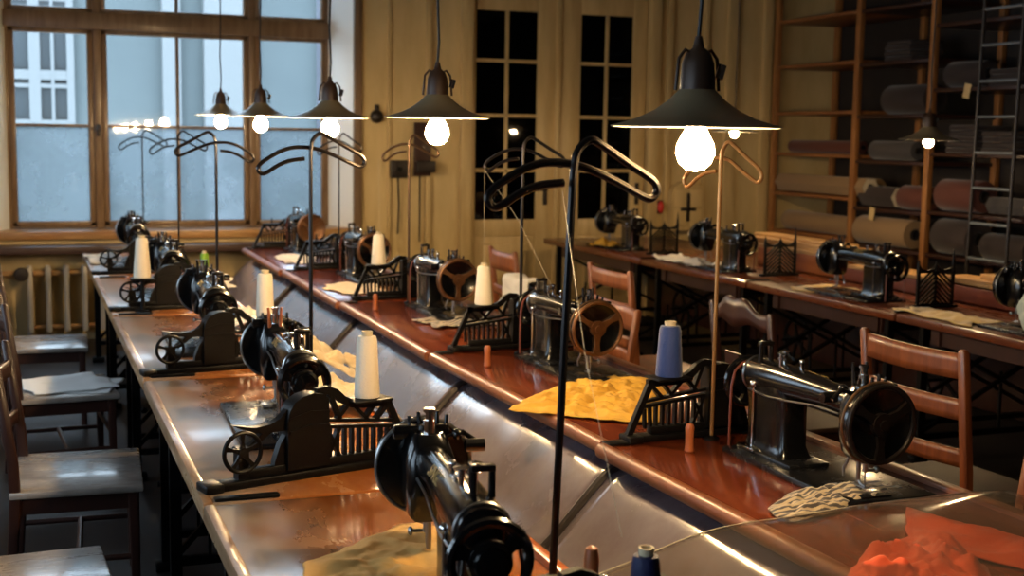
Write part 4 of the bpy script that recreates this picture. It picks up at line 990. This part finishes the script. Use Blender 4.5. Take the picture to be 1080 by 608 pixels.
# ------------------------------------------------------------------ planks and boxes on the far bench
def box_open(name, label, m, loc, lx, ly, h, group=None, rz=0):
    t = thing(name, label, 'box', loc, rz, group); w = .014
    MB().box((0, 0, .008), (lx, ly, .016), bev=.002).build('bottom', m, t)
    for s in (-1, 1): MB().box((s*(lx/2-w/2), 0, h/2), (w, ly, h), bev=.003).build('side_panel', m, t); MB().box((0, s*(ly/2-w/2), h/2), (lx-2*w, w, h), bev=.003).build('end_panel', m, t)
    return t
box_open('wooden_tray', 'orange wooden tray on the far bench under the plank stack', M['boxw'], (5.10, 7.55, ZT), .30, 1.0, .13)
box_open('wooden_tray', 'reddish wooden tray right of the big chevron guard', M['boxr'], (5.08, 5.55, ZT), .30, .95, .10)
box_open('wooden_tray', 'orange wooden box behind the right-edge machine', M['boxw'], (5.22, 5.05, ZT), .26, .30, .22)
box_open('wooden_tray', 'orange wooden tray behind the yellow cloth machine', M['boxr'], (5.08, 6.52, ZT), .30, .9, .09)
k = 0
for (x, y, z, w, L, hh, a, lb) in [
    (5.10, 7.62, ZT+.131, .26, 1.2, .022, .02, 'pale plank lowest of the stack on the orange tray'),
    (5.12, 7.70, ZT+.154, .22, 1.25, .020, -.03, 'pale plank second from below in the stack on the orange tray'),
    (5.10, 7.64, ZT+.175, .20, 1.15, .022, .04, 'pale plank third from below in the stack on the orange tray'),
    (5.13, 7.74, ZT+.198, .16, 1.1, .020, -.02, 'pale plank on top of the stack on the orange tray'),
    (5.08, 6.50, ZT+.091, .24, .95, .020, .03, 'pale plank lying on the tray behind the yellow cloth machine'),
    (5.10, 5.60, ZT+.101, .24, .95, .020, -.04, 'pale plank lowest on the reddish tray beside the chevron guard'),
    (5.08, 5.64, ZT+.122, .18, .85, .018, .05, 'pale plank in the middle of the pile on the reddish tray'),
    (5.06, 5.52, ZT+.141, .12, .6, .03, -.12, 'pale short plank on top of the pile on the reddish tray')]:
    o = MB().box((0, 0, hh/2), (w, L, hh), bev=.003).build('plank', M['plank'], loc=(x, y, z), rz=a); tag(o, lb, 'plank', 'pale planks on the far bench')
o = MB(); o.grid(lambda u, v: (.22*(u-.5), .30*(v-.5), .05+.03*noise.noise((u*4, v*4, 0))+.0*u), 14, 14); o = o.build('paper_wrap', M['cabw'], loc=(5.06, 5.42, ZT+.14)); tag(o, 'crumpled beige paper on the plank pile near the right edge', 'paper')
s = o.modifiers.new('thick', 'SOLIDIFY'); s.thickness = .03

# ------------------------------------------------------------------ light
w = bpy.data.worlds.new('world'); sc.world = w; w.use_nodes = True
bg = w.node_tree.nodes['Background']; bg.inputs[0].default_value = (.74, .86, .97, 1); bg.inputs[1].default_value = 9
def portal(name, loc, rot, sx, sy):
    l = bpy.data.lights.new(name, 'AREA'); l.shape = 'RECTANGLE'; l.size = sx; l.size_y = sy; l.cycles.is_portal = True
    o = bpy.data.objects.new(name, l); C.objects.link(o); o.location = loc; o.rotation_euler = rot
portal('window_daylight', (1.2, 11.3, 2.1), (R(-90), 0, 0), 2.7, 2.5)
for a, b in LW: portal('added_side_daylight', (XL-.22, (a+b)/2, 1.7), (0, R(-90), 0), 1.4, b-a)  # portals for the added side windows

sc.view_settings.view_transform = 'Standard'; sc.view_settings.look = 'None'
sc.view_settings.gamma = 1; sc.view_settings.exposure = 0.0; sc.view_settings.use_curve_mapping = False
sc.cycles.max_bounces = 8; sc.cycles.diffuse_bounces = 4; sc.cycles.glossy_bounces = 4; sc.cycles.transparent_max_bounces = 16
sc.cycles.caustics_reflective = False; sc.cycles.caustics_refractive = False
sc.cycles.sample_clamp_indirect = 6
